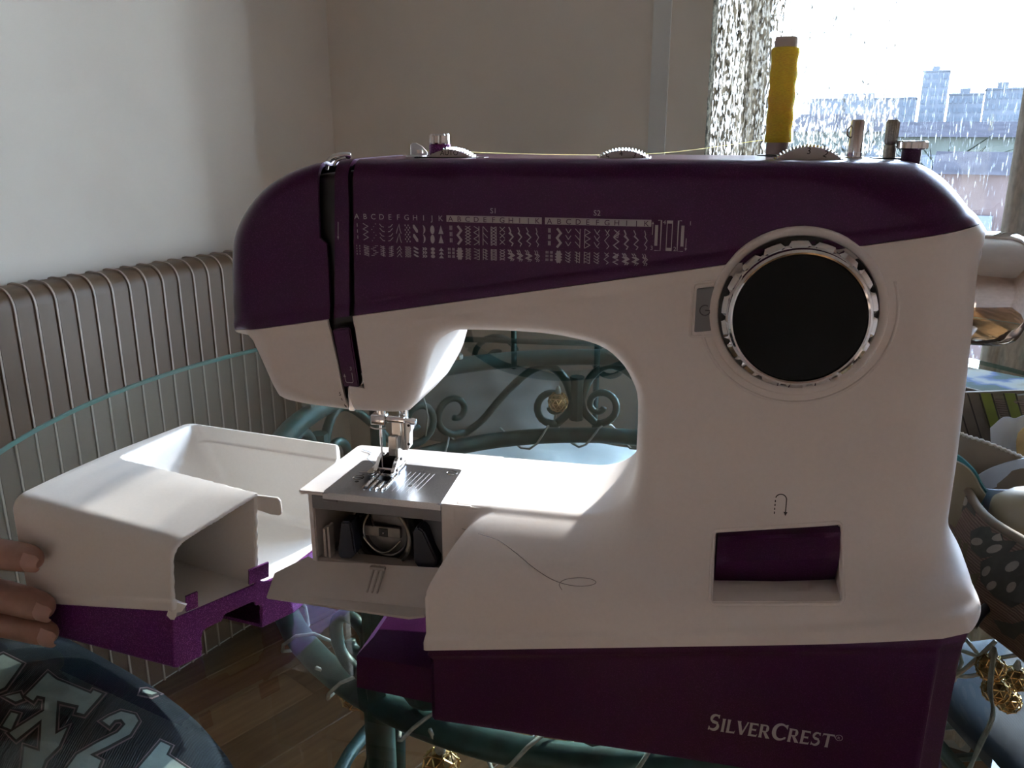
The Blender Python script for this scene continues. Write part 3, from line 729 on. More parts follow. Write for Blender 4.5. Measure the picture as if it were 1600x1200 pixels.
# ================================================================ SEWING MACHINE (local axes: x right, y back, z up)
MYAW = math.radians(13.0)
MO = on_z(675, 1128, 0)
MA = empty('sewing_machine', tuple(MO), -MYAW)
tag(MA, 'white and purple sewing machine standing on the round glass table', 'sewing machine')
YF, YB = 0.033, 0.121
CPOLY = [(-.0935, .1640), (-.0985, .1655), (-.1025, .1715), (-.1105, .1885), (-.1155, .1990), (-.1240, .2000), (-.1252, .2045), (-.1253, .213), (-.1238, .2348), (-.1212, .2526), (-.1130, .2667), (-.100, .2788),
         (-.084, .2873), (-.067, .2928), (-.05, .2950), (.03, .2960), (.125, .2962), (.205, .2960), (.2188, .2950), (.2302, .2897), (.2393, .2815), (.2488, .2703), (.2525, .2655), (.2535, .2600), (.2520, .2560),
         (.2520, .252), (.2535, .23), (.2550, .193), (.2562, .154), (.2565, .1166), (.2560, .095), (.256, .05), (.102, .05), (.102, .10), (.1008, .14), (.1006, .1764), (.0970, .1890), (.0900, .1990),
         (.0780, .2064), (.0517, .2105), (.0129, .2103), (.0030, .2085), (-.0045, .2030), (-.0090, .193), (-.0125, .18), (-.0160, .1705), (-.0215, .1640), (-.03, .1625), (-.05, .1620), (-.0547, .1618)]
def _soften(P_, runs):
    out = []; i = 0
    while i < len(P_):
        r = next((r for r in runs if r[0] == i), None)
        if r: out += [tuple(q) for q in spline(P_[r[0]:r[1] + 1], 3)]; i = r[1] + 1
        else: out.append(P_[i]); i += 1
    return out
_i = lambda p: CPOLY.index(p)
CPOLY = _soften(CPOLY, [(_i((-.1253, .213)), _i((-.05, .2950))), (_i((.205, .2960)), _i((.2525, .2655))), (_i((.102, .10)), _i((.0030, .2085)) + 4)])
TOPM, TOPC = 0.178, 0.2250            # seam between purple cover and white body
BOTM, BOTC = 0.168, 0.0455            # seam between white body and purple base
def sstep(x, a, b): t = np.clip((x - a) / (b - a), 0, 1); return t * t * (3 - 2 * t)
def sdC(x, y, z):
    d2 = sd_poly(x, z, CPOLY)
    r = 0.0095 + 0.020 * sstep(x, 0.165, 0.240) + 0.011 * (1 - sstep(x, -0.125, -0.075)); d = extrude(d2, np.abs(y - (YF + YB) / 2) - (YB - YF) / 2, r)
    # rear lower corner of the head is chamfered
    ch = (z * -0.72 + (y - 0.085) * 0.55 + 0.72 * 0.150) + np.where(x > 0.02, -1, 0) 
    d = smax(d, ch.astype(np.float32) * 1.0, 0.012)
    w = z - (TOPC + TOPM * x)
    lip = sstep(w, -0.0075, -0.0042) * (1 - sstep(w, 0.003, 0.007))
    return d - 0.0009 * lip
BPLAN = [(-.002, 0.0), (.246, 0.0), (.2585, .006), (.2650, .022), (.2670, .165), (.260, .175), (.125, .175), (.108, .158), (.098, .1205), (.014, .1205), (.014, .042)]
def sdB(x, y, z):
    d2 = sd_poly(x, y, BPLAN)
    top = z - (0.0870 + 0.0225 * (1 - (1 - np.clip(y / 0.046, 0, 1)) ** 1.7) + 0.0 * x)
    d = smax(smax(d2 + 0 * z, top * 0.9, 0.012), -z, 0.002)
    w = z - (BOTC + BOTM * x)
    return d - 0.0013 * sstep(-w, -0.0090, -0.0058) * (1 - sstep(-w, 0.004, 0.008))
def sdArm(x, y, z): return sd_box(x, y, z, (0.0, .042, .070), (.13, .1205, .1100), .0035)
def sd_body(x, y, z):
    x = np.asarray(x, np.float32); y = np.asarray(y, np.float32); z = np.asarray(z, np.float32)
    base = smin(sdB(x, y, z), sdArm(x, y, z), 0.004)
    return smin(sdC(x, y, z), base, 0.034 - 0.020 * sstep(x, 0.19, 0.245))
P, F = surface_net(sd_body, (-.136, -.008, -.004), (.284, .185, .304), 0.0017)
full = np_bm(P, F); full.normal_update()
def ysurf(x, z, back=False):
    """front surface of the body at (x, z)"""
    x = np.atleast_1d(np.array(x, np.float32)); z = np.atleast_1d(np.array(z, np.float32)); lo = np.full_like(x, -0.02); n = 60
    hit = np.full_like(x, YF)
    found = np.zeros(x.shape, bool); prev = sd_body(x, lo, z)
    y = lo.copy()
    for _ in range(60):
        d = sd_body(x, y, z); y = np.where(found, y, y + np.maximum(d, 0) * 0.9); found |= d < 2e-5
    return y
def on_body(off=0.00025):
    def fn(x, z): return (x, float(ysurf(x, z)[0]) - off, z)
    return fn
def lay_on_body(pr, name, mat, off=0.00025):
    V = np.array(pr.V); y = ysurf(V[:, 0], V[:, 1]) - off
    return pyobj(name, np.stack([V[:, 0], y, V[:, 1]], 1), pr.F, mat, MA)
ntop = Vector((-TOPM, 0, 1)).normalized(); nbot = Vector((-BOTM, 0, 1)).normalized()

# purple upper cover, in three pieces parted by the thread slots
cov = full.copy(); cut(cov, (0, 0, TOPC), ntop, 'out')
def line_plane(p, q):
    """plane through the xz line p-q, normal towards +x"""
    d = Vector((q[0] - p[0], 0, q[1] - p[1])); n = Vector((d.z, 0, -d.x)).normalized()
    return (Vector((p[0], 0, p[1])), n if n.x > 0 else -n)
SA = line_plane((-.0606, .2064), (-.0598, .291)); SA2 = line_plane((-.0640, .2550), (-.0628, .291))
SB = line_plane((-.0586, .2064), (-.0535, .290)); SC = line_plane((-.0498, .2100), (-.0462, .2911)); SD_ = line_plane((-.0470, .2110), (-.0436, .2912))
NOTCH = line_plane((-.0655, .2575), (-.0590, .2515)); NOTCH = (NOTCH[0], NOTCH[1] if NOTCH[1].z > 0 else -NOTCH[1])
def near(bm, x0, x1, z0=-1, z1=9, y1=9): return [f for f in bm.faces if x0 < f.calc_center_median().x < x1 and z0 < f.calc_center_median().z < z1 and f.calc_center_median().y < y1]
for pl in (SA, SA2, SB, SC, SD_): cut(cov, pl[0], pl[1], None, near(cov, -.075, -.035))
cut(cov, NOTCH[0], NOTCH[1], None, near(cov, -.0665, -.0575, .245, .262))
def side(pl, c): return (c - pl[0]).dot(pl[1])
def in_cap(c): return side(SA, c) < 0 and not (side(SA2, c) > 0 and side(NOTCH, c) > 0)
shell('end_cover', split_faces(cov, in_cap), M_purple, MA, .0022)
shell('thread_guide_strip', split_faces(cov, lambda c: side(SB, c) > 0 and side(SC, c) < 0), M_purple, MA, .0022)
shell('top_cover', split_faces(cov, lambda c: side(SD_, c) > 0), M_purple, MA, .0022); cov.free()
core = split_faces(full, lambda c: -.076 < c.x < -.030 and c.z > .155 and c.x < .0)
core.normal_update()
nrm = {v: v.normal.copy() for v in core.verts}
for v in core.verts: v.co -= nrm[v] * 0.0058
obj('slot_lining', core, M_dark, MA, 60)

# white body
wh = full.copy(); cut(wh, (0, 0, TOPC - 0.0003), ntop, 'in'); cut(wh, (0, 0, BOTC), nbot, 'out')
L1 = line_plane((-.0610, .2063), (-.0536, .1600)); L2 = line_plane((-.0478, .2170), (-.0432, .1735)); L4 = line_plane((-.0522, .1745), (-.0508, .1600))
for pl in (L1, L2, L4): cut(wh, pl[0], pl[1], None, near(wh, -.072, -.035, .155, .225, .055))
cut(wh, (0, 0, .1745), (0.06, 0, 1), None, near(wh, -.072, -.035, .165, .185, .055))
def in_slot(c):
    if not (-.072 < c.x < -.035 and c.z > .155 and c.y < .052): return False
    if side(L1, c) < 0: return False
    return side(L2, c) < 0 if (c.z - .1745) + 0.06 * c.x > 0 else side(L4, c) < 0
# recess of the reverse lever
RQ = [(.1429, .1165), (.2006, .1252), (.2022, .0958), (.1432, .0905)]
RP = [line_plane(RQ[0], RQ[3]), line_plane(RQ[1], RQ[2])]
for pl in RP: cut(wh, pl[0], pl[1], None, near(wh, .135, .21, .07, .135, .045))
def hplane(p, q): d = Vector((q[0] - p[0], 0, q[1] - p[1])); return (Vector((p[0], 0, p[1])), Vector((-d.z, 0, d.x)).normalized())
RT, RB_ = hplane(RQ[0], RQ[1]), hplane(RQ[3], RQ[2])
for pl in (RT, RB_): cut(wh, pl[0], pl[1], None, near(wh, .135, .21, .07, .135, .045))
def in_rec(c): return c.y < .045 and side(RP[0], c) > 0 and side(RP[1], c) < 0 and side(RT, c) < 0 and side(RB_, c) > 0
# open the free arm on the left (the shuttle bay is built apart)
shell('body_shell', split_faces(wh, lambda c: not in_slot(c) and not in_rec(c)), M_white, MA, .0022, 45); wh.free()
# recess lining
bm = bmesh.new(); rows = []
for i in range(4):
    p, q = np.array(RQ[i]), np.array(RQ[(i + 1) % 4])
    for k in range(10): rows.append(p + (q - p) * k / 10)
ys = ysurf([r[0] for r in rows], [r[1] for r in rows]) - 0.0002
A = [bm.verts.new((r[0], y, r[1])) for r, y in zip(rows, ys)]; B = [bm.verts.new((r[0] + (0.1722 - r[0]) * .02, .052, r[1] + (.104 - r[1]) * .02)) for r in rows]
for i in range(40): bm.faces.new((A[i], A[(i + 1) % 40], B[(i + 1) % 40], B[i]))
bm.faces.new(B); obj('lever_recess', bm, M_white, MA, 30)
# raised rim round the recess
def closed_tube_on_body(pts, r, name, mat, off=0.0, k=6):
    pts = np.array(pts); ys = ysurf(pts[:, 0], pts[:, 1]) - off
    bm = bmesh.new(); tube(bm, [(p[0], y, p[1]) for p, y in zip(pts, ys)], r, 6, closed=True); return obj(name, bm, mat, MA, 179)
def rrect(q, rad, n=5, m=14):
    q = [np.array(p, float) for p in q]; out = []
    for i in range(4):
        p0, p1, p2 = q[i - 1], q[i], q[(i + 1) % 4]; a = (p0 - p1) / np.linalg.norm(p0 - p1); b = (p2 - p1) / np.linalg.norm(p2 - p1)
        s, e = p1 + a * rad, p1 + b * rad
        for k in range(n + 1): t = k / n; out.append((1 - t) ** 2 * s + 2 * t * (1 - t) * p1 + t * t * e)
        nxt = p2 - b * rad
        for k in range(1, m): out.append(e + (nxt - e) * k / m)
    return out
cx, cz = .1722, .1085
closed_tube_on_body(rrect([(p[0] + (p[0] - cx) * .045, p[1] + (p[1] - cz) * .09) for p in RQ], .003), .0010, 'recess_rim', M_white, -0.0004)
# lever: a wedge with a scooped thumb rest
lv = empty('reverse_lever', (0, 0, 0), 0, MA)
bm = bmesh.new(); nu, prof = 16, []
def lever_pt(s, k):
    z0, z1 = .0876 + .0098 * s, .1158 + .0087 * s
    e = 1 - (2 * s - 1) ** 2
    tab = [(0.0, .040), (0.02, .0265), (0.40, .0225), (0.55, .0215), (0.72, .0230 + .0035 * e), (0.84, .0262 + .0030 * e), (0.95, .0268), (1.0, .0300), (1.0, .046)]
    h, y = tab[k]; return (.1440 + .0571 * s, y, z0 + (z1 - z0) * h)
G = [[bm.verts.new(lever_pt(i / nu, k)) for k in range(9)] for i in range(nu + 1)]
for i in range(nu):
    for k in range(8): bm.faces.new((G[i][k], G[i + 1][k], G[i + 1][k + 1], G[i][k + 1]))
bm.faces.new(G[0]); bm.faces.new(G[-1][::-1]); obj('lever_face', bm, M_purple, lv, 40)

# purple base
pb = full.copy(); cut(pb, (0, 0, BOTC - 0.0004), nbot, 'in'); pb.normal_update()
nn = {v: v.normal.copy() for v in pb.verts}
for v in pb.verts:
    k = max(0.0, min(1.0, (BOTC + BOTM * v.co.x - v.co.z) / .05)); v.co -= Vector((nn[v].x, nn[v].y, 0)) * (.0022 + .004 * k * max(0, nn[v].x))
obj('base_cover', pb, M_purple, MA, 50)
bm = bmesh.new()
q = [(-.0515, .0185, .0005), (.02, .0125, .0005), (.02, .12, .0005), (-.0515, .12, .0005)]; t1 = [(-.0505, .0185, .0215), (.02, .0125, .0235), (.02, .12, .0235), (-.0505, .12, .0215)]; t2 = [(-.0470, .036, .0235), (.02, .032, .0255), (.02, .11, .0255), (-.0470, .11, .0235)]
vs = [[bm.verts.new(p) for p in r] for r in (q, t1, t2)]
bm.faces.new(vs[0][::-1]); bm.faces.new(vs[2])
for i in range(2):
    for k in range(4): bm.faces.new((vs[i][k], vs[i][(k + 1) % 4], vs[i + 1][(k + 1) % 4], vs[i + 1][k]))
obj('base_ledge', bm, M_purple, MA, 25)
full.free()

# tongue of the threading channel
bm = bmesh.new(); prism(bm, [(-.0598, .0325, .2085), (-.0498, .0325, .2100), (-.0468, .0335, .1772), (-.0556, .0335, .1772)], (0, .006, 0))
bmesh.ops.bevel(bm, geom=bm.edges[:], offset=.0007, segments=2, affect='EDGES'); obj('threading_tongue', bm, M_purple, MA, 40)
bm = bmesh.new(); prism(bm, [(-.0545, .0375, .1768), (-.0450, .0375, .1768), (-.0434, .0375, .1735), (-.0528, .0375, .1735)], (0, .012, 0)); obj('channel_floor', bm, M_white, MA, 30)
bm = bmesh.new(); box(bm, (-.0545, .0355, .163), (-.0510, .040, .1765), .0004, 1, Matrix.Rotation(0.0, 4, 'Y')); obj('thread_hook', bm, M_chrome, MA, 30)
bm = bmesh.new(); tube(bm, spline([(-.0462, .036, .1850), (-.0445, .034, .1815), (-.0455, .034, .1788), (-.0475, .036, .1800)], 5), .0006, 6); obj('guide_wire', bm, M_chrome, MA, 179)
# upper take-up guide at the top of the slot
bm = bmesh.new(); tube(bm, spline([(-.0655, .0495, .2895), (-.0645, .049, .2925), (-.0615, .050, .2955), (-.0565, .052, .2965), (-.0540, .054, .2962)], 6), lambda t: .0013 + .0006 * t, 8); obj('take_up_lever', bm, M_chrome, MA, 179)
bm = bmesh.new(); tube(bm, spline([(-.0610, .049, .2915), (-.0590, .049, .2938), (-.0550, .051, .2952)], 6), .0008, 6); obj('take_up_eyelet', bm, M_chrome, MA, 179)

# ---------------------------------------------------------------- stitch dial
DC = (.1718, .2285)
def yl(bm, prof, n=64, c=DC, mod=None): return lathe(bm, (c[0], 0, c[1]), (0, 1, 0), prof, n, False, mod)
bm = bmesh.new(); yl(bm, [(.0352, .0345), (.0352, .0322), (.0356, .0316), (.0364, .0314), (.0383, .0314), (.0391, .0317), (.0395, .0324), (.0396, .0345)]); obj('dial_surround', bm, M_white, MA, 40)
dl = empty('stitch_dial', (0, 0, 0), 0, MA)
bm = bmesh.new(); yl(bm, [(.0354, .0325), (.0001, .0325)]); obj('dial_recess', bm, M_dark, dl, None)
def knur(k, j, r): return r - (.0017 if (k % 8) < 2 and j in (1, 2, 3) else 0)
bm = bmesh.new(); yl(bm, [(.0300, .0322), (.0335, .0322), (.0342, .0300), (.0338, .0245), (.0318, .0232), (.0314, .0205), (.0308, .0185), (.0297, .0175), (.0289, .0178), (.0287, .0190)], 144, DC, knur); obj('dial_ring', bm, M_chrome, dl, 30)
bm = bmesh.new(); yl(bm, [(.0289, .0195), (.0289, .0188), (.0284, .0184), (.015, .0178), (.00001, .0177)], 72); obj('dial_glass', bm, M_screen, dl, 30)
# soft embossed ring round the dial
pts = [(DC[0] + .0435 * math.cos(t), DC[1] + .0435 * math.sin(t)) for t in np.linspace(-PI * 1.0, PI * 0.12, 60)]
ys = ysurf([p[0] for p in pts], [p[1] for p in pts]) + .0003
bm = bmesh.new(); tube(bm, [(p[0], y, p[1]) for p, y in zip(pts, ys)], .0009, 6); obj('dial_embossing', bm, M_white, MA, 179)
# light button
bm = bmesh.new(); pts = rrect([(.1262, .2378), (.1348, .2392), (.1343, .2180), (.1262, .2168)], .0008, 3, 4)
f0 = [bm.verts.new((p[0], .0325, p[1])) for p in pts]; f1 = [bm.verts.new((p[0] * .98 + .1303 * .02, .0318, p[1] * .98 + .2278 * .02)) for p in pts]; f2 = [bm.verts.new((p[0], .0345, p[1])) for p in pts]
n = len(pts)
for i in range(n): bm.faces.new((f2[i], f2[(i + 1) % n], f0[(i + 1) % n], f0[i])); bm.faces.new((f0[i], f0[(i + 1) % n], f1[(i + 1) % n], f1[i]))
bm.faces.new(f1); obj('feature_button', bm, M_greypl, MA, 40)
pr = Print(); pr.ring((.1306, .2278), .0024, .0005, 20, math.radians(60), math.radians(360)); pr.line([(.1306, .2278), (.1330, .2278)], .0005)
pr.lay('button_mark', lambda x, z: (x, .03165, z), M_dark, MA)
closed_tube_on_body(rrect([(.1245, .2402), (.1366, .2420), (.1362, .2158), (.1245, .2143)], .002), .0009, 'button_rim', M_white, -0.0003)

# handwheel
bm = bmesh.new(); lathe(bm, (.2470, .078, .2352), (1, 0, 0), [(.012, -.006), (.012, 0), (.0245, 0.0005), (.0262, .002), (.0272, .005), (.0276, .020), (.0272, .0245), (.0255, .0285), (.0225, .0302), (.010, .0306), (.0001, .0306)], 72)
obj('handwheel', bm, M_chrome, MA, 40)
bm = bmesh.new(); lathe(bm, (.2440, .078, .2352), (1, 0, 0), [(.0262, -.002), (.0262, .0028), (.012, .0032)], 48); obj('handwheel_collar', bm, M_greypl, MA, 40)

# ---------------------------------------------------------------- things on the top cover
ZT = .2958
def top_dial(name, cx, half, sag, thick, marks, tint):
    R = (half * half + sag * sag) / (2 * sag); zc = ZT + sag - R; y0 = .052
    e = empty(name, (0, 0, 0), 0, MA); n = 176
    bm = bmesh.new(); lathe(bm, (cx, y0, zc), (0, 1, 0), [(R * .80, .0004), (R * .945, 0), (R * .975, .0010), (R, .002), (R, thick), (R * .9, thick + .001)], n, True, lambda k, j, r: r - (.0011 if k % 2 == 0 and j >= 2 and j < 5 else 0)); obj('dial_rim', bm, M_chrome if tint else M_nickel, e, 25)
    bm = bmesh.new(); lathe(bm, (cx, y0 - .0003, zc), (0, 1, 0), [(.0001, 0), (R * .942, 0), (R * .942, .0006)], 72); obj('dial_face', bm, M_dialface, e, 40)
    pr = Print()
    for body, ang, size in marks:
        a = math.radians(ang); rr = zc + R * .90 * 0.0; 
        pr.text(body, cx + (R - .0014 - size * .72) * math.sin(a), zc + (R - .0014 - size * .72) * math.cos(a), size, 1.0, 'CENTER', -a)
    pr.lay('dial_numbers', lambda x, z: (x, y0 - .0005, z), M_blackprint, e)
    bm = bmesh.new(); box(bm, (cx - half - .0045, y0 - .0012, ZT - .0008), (cx + half + .0045, y0 + thick + .002, ZT + .00025)); obj('dial_slot', bm, M_dark, e, None)
top_dial('tension_dial', .0005, .0137, .0050, .006, [('AUTO', 0, .0034)], True)
top_dial('width_dial', .0875, .0144, .0052, .006, [('4', -3, .0034), ('3', 16, .0034), ('5', -22, .0034), ('2', 26, .0034)], True)
top_dial('length_dial', .1726, .0166, .0072, .006, [('3', -1, .0042), ('2', 21, .0042)], True)
bm = bmesh.new(); lathe(bm, (-.0070, .060, ZT - .001), (0, 0, 1), [(.0056, 0), (.0056, .0070), (.0052, .0074)], 28); obj('pressure_post', bm, M_purple2, MA, 40)
bm = bmesh.new(); lathe(bm, (-.0070, .060, ZT + .0064), (0, 0, 1), [(.0050, 0), (.0053, .0006), (.0051, .0042), (.0044, .0050), (.0001, .0050)], 54, True, lambda k, j, r: r - (.0005 if k % 6 < 2 and 1 <= j <= 2 else 0)); obj('pressure_cap', bm, M_chrome, MA, 25)
bm = bmesh.new()
out = [(-.0236, 0.0), (-.0236, .0058), (-.0226, .0068), (-.0205, .0068), (-.0172, .0050), (-.0146, .0022), (-.0146, .0008), (-.0180, .0)]
prism(bm, [(x, .062, ZT + z) for x, z in out], (0, .0009, 0)); box(bm, (-.0236, .055, ZT), (-.0150, .0629, ZT + .0008)); obj('thread_guide', bm, M_clearpl, MA, 30)
bm = bmesh.new(); box(bm, (-.0200, .0612, ZT + .0016), (-.0172, .0636, ZT + .0034)); obj('thread_guide_slot', bm, M_nickel, MA, None)
bm = bmesh.new(); lathe(bm, (.1962, .08, ZT - .001), (0, 0, 1), [(.0046, 0), (.0046, .0015), (.0036, .002), (.0036, .0040), (.0033, .0042), (.0033, .0182), (.0028, .0190), (.0001, .0190)], 24); post = obj('winder_guide_post', bm, M_chrome, MA, 40)
bm = bmesh.new(); tube(bm, spline([(.1932, .079, ZT + .0155), (.1915, .0775, ZT + .0135), (.1916, .0775, ZT + .0110), (.1932, .079, ZT + .0098)], 6), .0004, 6); obj('wire_hook', bm, M_nickel, post, 179)
bm = bmesh.new(); lathe(bm, (.2122, .082, ZT - .001), (0, 0, 1), [(.0029, 0), (.0029, .0072), (.0024, .0076), (.0030, .0084), (.0031, .0176), (.0024, .0190), (.0001, .0190)], 40, True, lambda k, j, r: r - (.0003 if k % 2 and 3 <= j <= 4 else 0)); obj('bobbin_winder', bm, M_knurl, MA, 30)
bm = bmesh.new(); box(bm, (.2040, .076, ZT - .0006), (.2185, .088, ZT + .0006)); obj('winder_slot', bm, M_dark, MA, None)
ws = empty('winder_stop', (0, 0, 0), 0, MA)
bm = bmesh.new(); lathe(bm, (.2210, .077, ZT - .003), (0, 0, 1), [(.0044, 0), (.0044, .0080)], 24); obj('stop_stem', bm, M_purple, ws, 40)
bm = bmesh.new(); lathe(bm, (.2210, .077, ZT + .0045), (0, 0, 1), [(.0062, 0), (.0070, .0006), (.0070, .0034), (.0062, .0040), (.0001, .0040)], 54, True, lambda k, j, r: r - (.0005 if k % 6 < 2 and 1 <= j <= 2 else 0)); obj('stop_cap', bm, M_chrome, ws, 25)
bm = bmesh.new(); lathe(bm, (.1616, .105, ZT - .001), (0, 0, 1), [(.0022, 0), (.0022, .050), (.0016, .052)], 14); obj('spool_pin', bm, M_nickel, MA, 40)
bm = bmesh.new(); lathe(bm, (.1616, .105, ZT), (0, 0, 1), [(.0100, 0), (.0100, .0009), (.0080, .0011)], 32); obj('spool_felt', bm, M_dark, MA, 40)

# spool of yellow thread
sp = empty('thread_spool')
Rm = Matrix.Translation(Vector(MO)) @ Matrix.Rotation(-MYAW, 4, 'Z')
sp.location = Rm @ Vector((.1616, .105, ZT + .0012)); tag(sp, 'tall spool of yellow thread standing on the sewing machine', 'thread spool')
bm = bmesh.new(); lathe(bm, (0, 0, 0), (0, 0, 1), [(.0027, 0), (.0055, 0), (.0055, .0560), (.0052, .0566), (.0027, .0566)], 28, False); obj('tube_core', bm, M_card, sp, 40)
bm = bmesh.new(); rndw = np.random.RandomState(4); n = 300; prf = [(.0055, .0058)] + [(.0064 + .00012 * (k % 2) + .00025 * math.sin(k * .09 + 1) + .0001 * rndw.rand(), .0060 + .0455 * k / n) for k in range(n)] + [(.0055, .0518)]
lathe(bm, (0, 0, 0), (0, 0, 1), prf, 30, False); obj('thread_winding', bm, M_thread, sp, 179)
bm = bmesh.new(); a = Rm @ Vector((.156, .1045, ZT + .0085)); b = Rm @ Vector((.05, .085, ZT + .0008)); c = Rm @ Vector((-.018, .064, ZT + .0030))
tube(bm, spline([a - sp.location, (a + b) / 2 + Vector((0, 0, -.003)) - sp.location, b - sp.location, c - sp.location], 8), .00009, 5); obj('loose_thread', bm, M_thread, sp, 179)

# ---------------------------------------------------------------- printed stitch chart, logo and small marks
CH = Print()
LW_ = .00034
def rep(a, b, n): return [a + (b - a) * k / (n - 1) for k in range(n)]
def zig(x, z0, z1, n, amp, w=LW_, ph=0, xs=None):
    zz = rep(z0, z1, n); CH.line([(x + amp * (1 if (k + ph) % 2 else -1), z) for k, z in enumerate(zz)], w)
def dash(x, z0, z1, n, w=LW_, duty=.55):
    h = (z0 - z1) / n
    for k in range(n): CH.line([(x, z0 - h * k), (x, z0 - h * k - h * duty)], w)
def stitch(kind, x, z0, z1, dense):
    a = .0013; n = 7 if not dense else 8; h = z0 - z1; m = 2 if not dense else 3
    if kind == 'dash': [dash(x + d, z0, z1, 4 if dense else 3) for d in ((-.0008, .0008) if dense else (0,))]
    elif kind == 'zig': [zig(x, z0 - d, z1 + (0.0008 - d), n, a) for d in ((0, .0008) if dense else (0,))]
    elif kind == 'dots':
        for r in range(7):
            for k in range(3 if dense else 1):
                xx = x + a * (abs((r % 4) - 2) - 1) * .8 + (k - 1) * .0006 * dense; zz = z0 - h * r / 6.5; CH.line([(xx - .00022, zz), (xx + .00022, zz - .0002)], .0003)
    elif kind in ('hemA', 'hemB'):
        s = 1 if kind == 'hemA' else -1; hh = h / m
        for k in range(m):
            t = z0 - hh * k; CH.line([(x - a * s, t), (x - a * .1 * s, t - hh * .3), (x + a * .8 * s, t - hh * .35)], LW_); CH.line([(x - a * s, t - hh * .45), (x + a * .2 * s, t - hh * .8), (x + a * s, t - hh * .85)], LW_)
        if dense: CH.line([(x + a * .2, z0), (x + a * .2, z1)], LW_)
    elif kind == 'blind':
        hh = h / m
        for k in range(m): t = z0 - hh * k; CH.line([(x - a, t - hh), (x - a * .6, t - hh * .6), (x + a * .2, t), (x + a * .6, t - hh * .7), (x + a, t - hh)], LW_)
    elif kind == 'check':
        for r in range(8 if not dense else 9):
            for k in range(2 if not dense else 4):
                xx = x + (k * 2 + (r % 2) - (1.5 if not dense else 3.5)) * .0006 * (1.3 if not dense else .65); zz = z0 - h * r / (8 if not dense else 9); e = .0005 if not dense else .00038; CH.poly([(xx, zz), (xx + e, zz), (xx + e, zz - e * 1.6), (xx, zz - e * 1.6)])
    elif kind == 'para':
        hh = h / m
        for k in range(m):
            t = z0 - hh * k; CH.poly([(x - a, t), (x - a * .4, t), (x + a, t - hh * .55), (x + a, t - hh * .85), (x + a * .3, t - hh * .85), (x - a, t - hh * .3)])
    elif kind == 'moon':
        hh = h / m
        for k in range(m):
            for d in ((0,) if not dense else (-.0006, .0006)):
                c = (x + d, z0 - hh * (k + .5)); A = [(c[0] - a * .6 + a * 1.2 * math.sin(t), c[1] + hh * .48 * math.cos(t)) for t in rep(0, PI, 9)]; B = [(c[0] - a * .6 + a * .5 * math.sin(t), c[1] + hh * .48 * math.cos(t)) for t in rep(PI, 0, 9)]
                for q in range(8): CH.poly([A[q], A[q + 1], B[7 - q], B[8 - q]])
    elif kind == 'oval':
        hh = h / m
        for k in range(m): CH.disc((x, z0 - hh * (k + .5)), a * .85, hh * .48)
    elif kind == 'tri':
        hh = h / m
        for k in range(m): t = z0 - hh * k; CH.poly([(x, t), (x + a, t - hh * .92), (x - a, t - hh * .92)])
    elif kind == 'triple':
        for d in ((-.0011, .0011) if dense else (0,)):
            for q in (-.0005, 0, .0005): dash(x + d + q, z0, z1, 3, .0003, .7)
    elif kind == 'thick': zig(x, z0, z1, 5, a * .7, .0011); zig(x, z0, z1, 5, a * .7, .0011, 1) if dense else None
    elif kind == 'diam': zig(x, z0, z1, n, a); zig(x, z0, z1, n, a, LW_, 1)
    elif kind == 'saw': zig(x, z0, z1, n, a); CH.line([(x + a, z0), (x + a, z1)], LW_)
    elif kind == 'sawL': zig(x, z0, z1, n, a); CH.line([(x - a, z0), (x - a, z1)], LW_); (CH.line([(x + a, z0), (x + a, z1)], LW_) if dense else None)
    elif kind == 'ladder':
        CH.line([(x - a * .8, z0), (x - a * .8, z1)], LW_); mm = m + 1
        for k in range(mm): t = z0 - h * k / mm; CH.line([(x - a * .8, t), (x + a, t - h / mm * .8)], LW_)
        if dense: CH.line([(x + a * .3, z0), (x + a * .3, z1)], LW_)
    elif kind == 'ladderR':
        CH.line([(x + a * .8, z0), (x + a * .8, z1)], LW_); mm = m + 1
        for k in range(mm): t = z0 - h * k / mm; CH.line([(x - a, t), (x + a * .8, t - h / mm * .8)], LW_)
        if dense: CH.line([(x - a * .3, z0), (x - a * .3, z1)], LW_)
    elif kind == 'boxes': CH.line([(x - a, z0), (x - a, z1)], LW_); CH.line([(x + a, z0), (x + a, z1)], LW_); zig(x, z0, z1, n, a); zig(x, z0, z1, n, a, LW_, 1)
    elif kind == 'cross':
        for k in range(m + 1): t = z0 - h * k / (m + 1); e = h / (m + 1) * .8; CH.line([(x - a, t), (x + a, t - e)], LW_); CH.line([(x + a, t), (x - a, t - e)], LW_)
    elif kind in ('wave', 'bolt', 'bolt2', 'slim'):
        am = {'wave': a * .9, 'bolt': a * .8, 'bolt2': a, 'slim': a * .6}[kind]; w = {'wave': .00062, 'bolt': .0005, 'bolt2': .00042, 'slim': .00036}[kind]
        for d in ((-.0005, .0005) if dense else (0,)):
            CH.line([(x + d + am * f, z0 - h * g) for f, g in ((-.9, 0), (-.1, .22), (-.6, .3), (.9, .5), (-.6, .72), (.9, .86), (.2, 1))], w)
    elif kind in ('fern', 'fern2'):
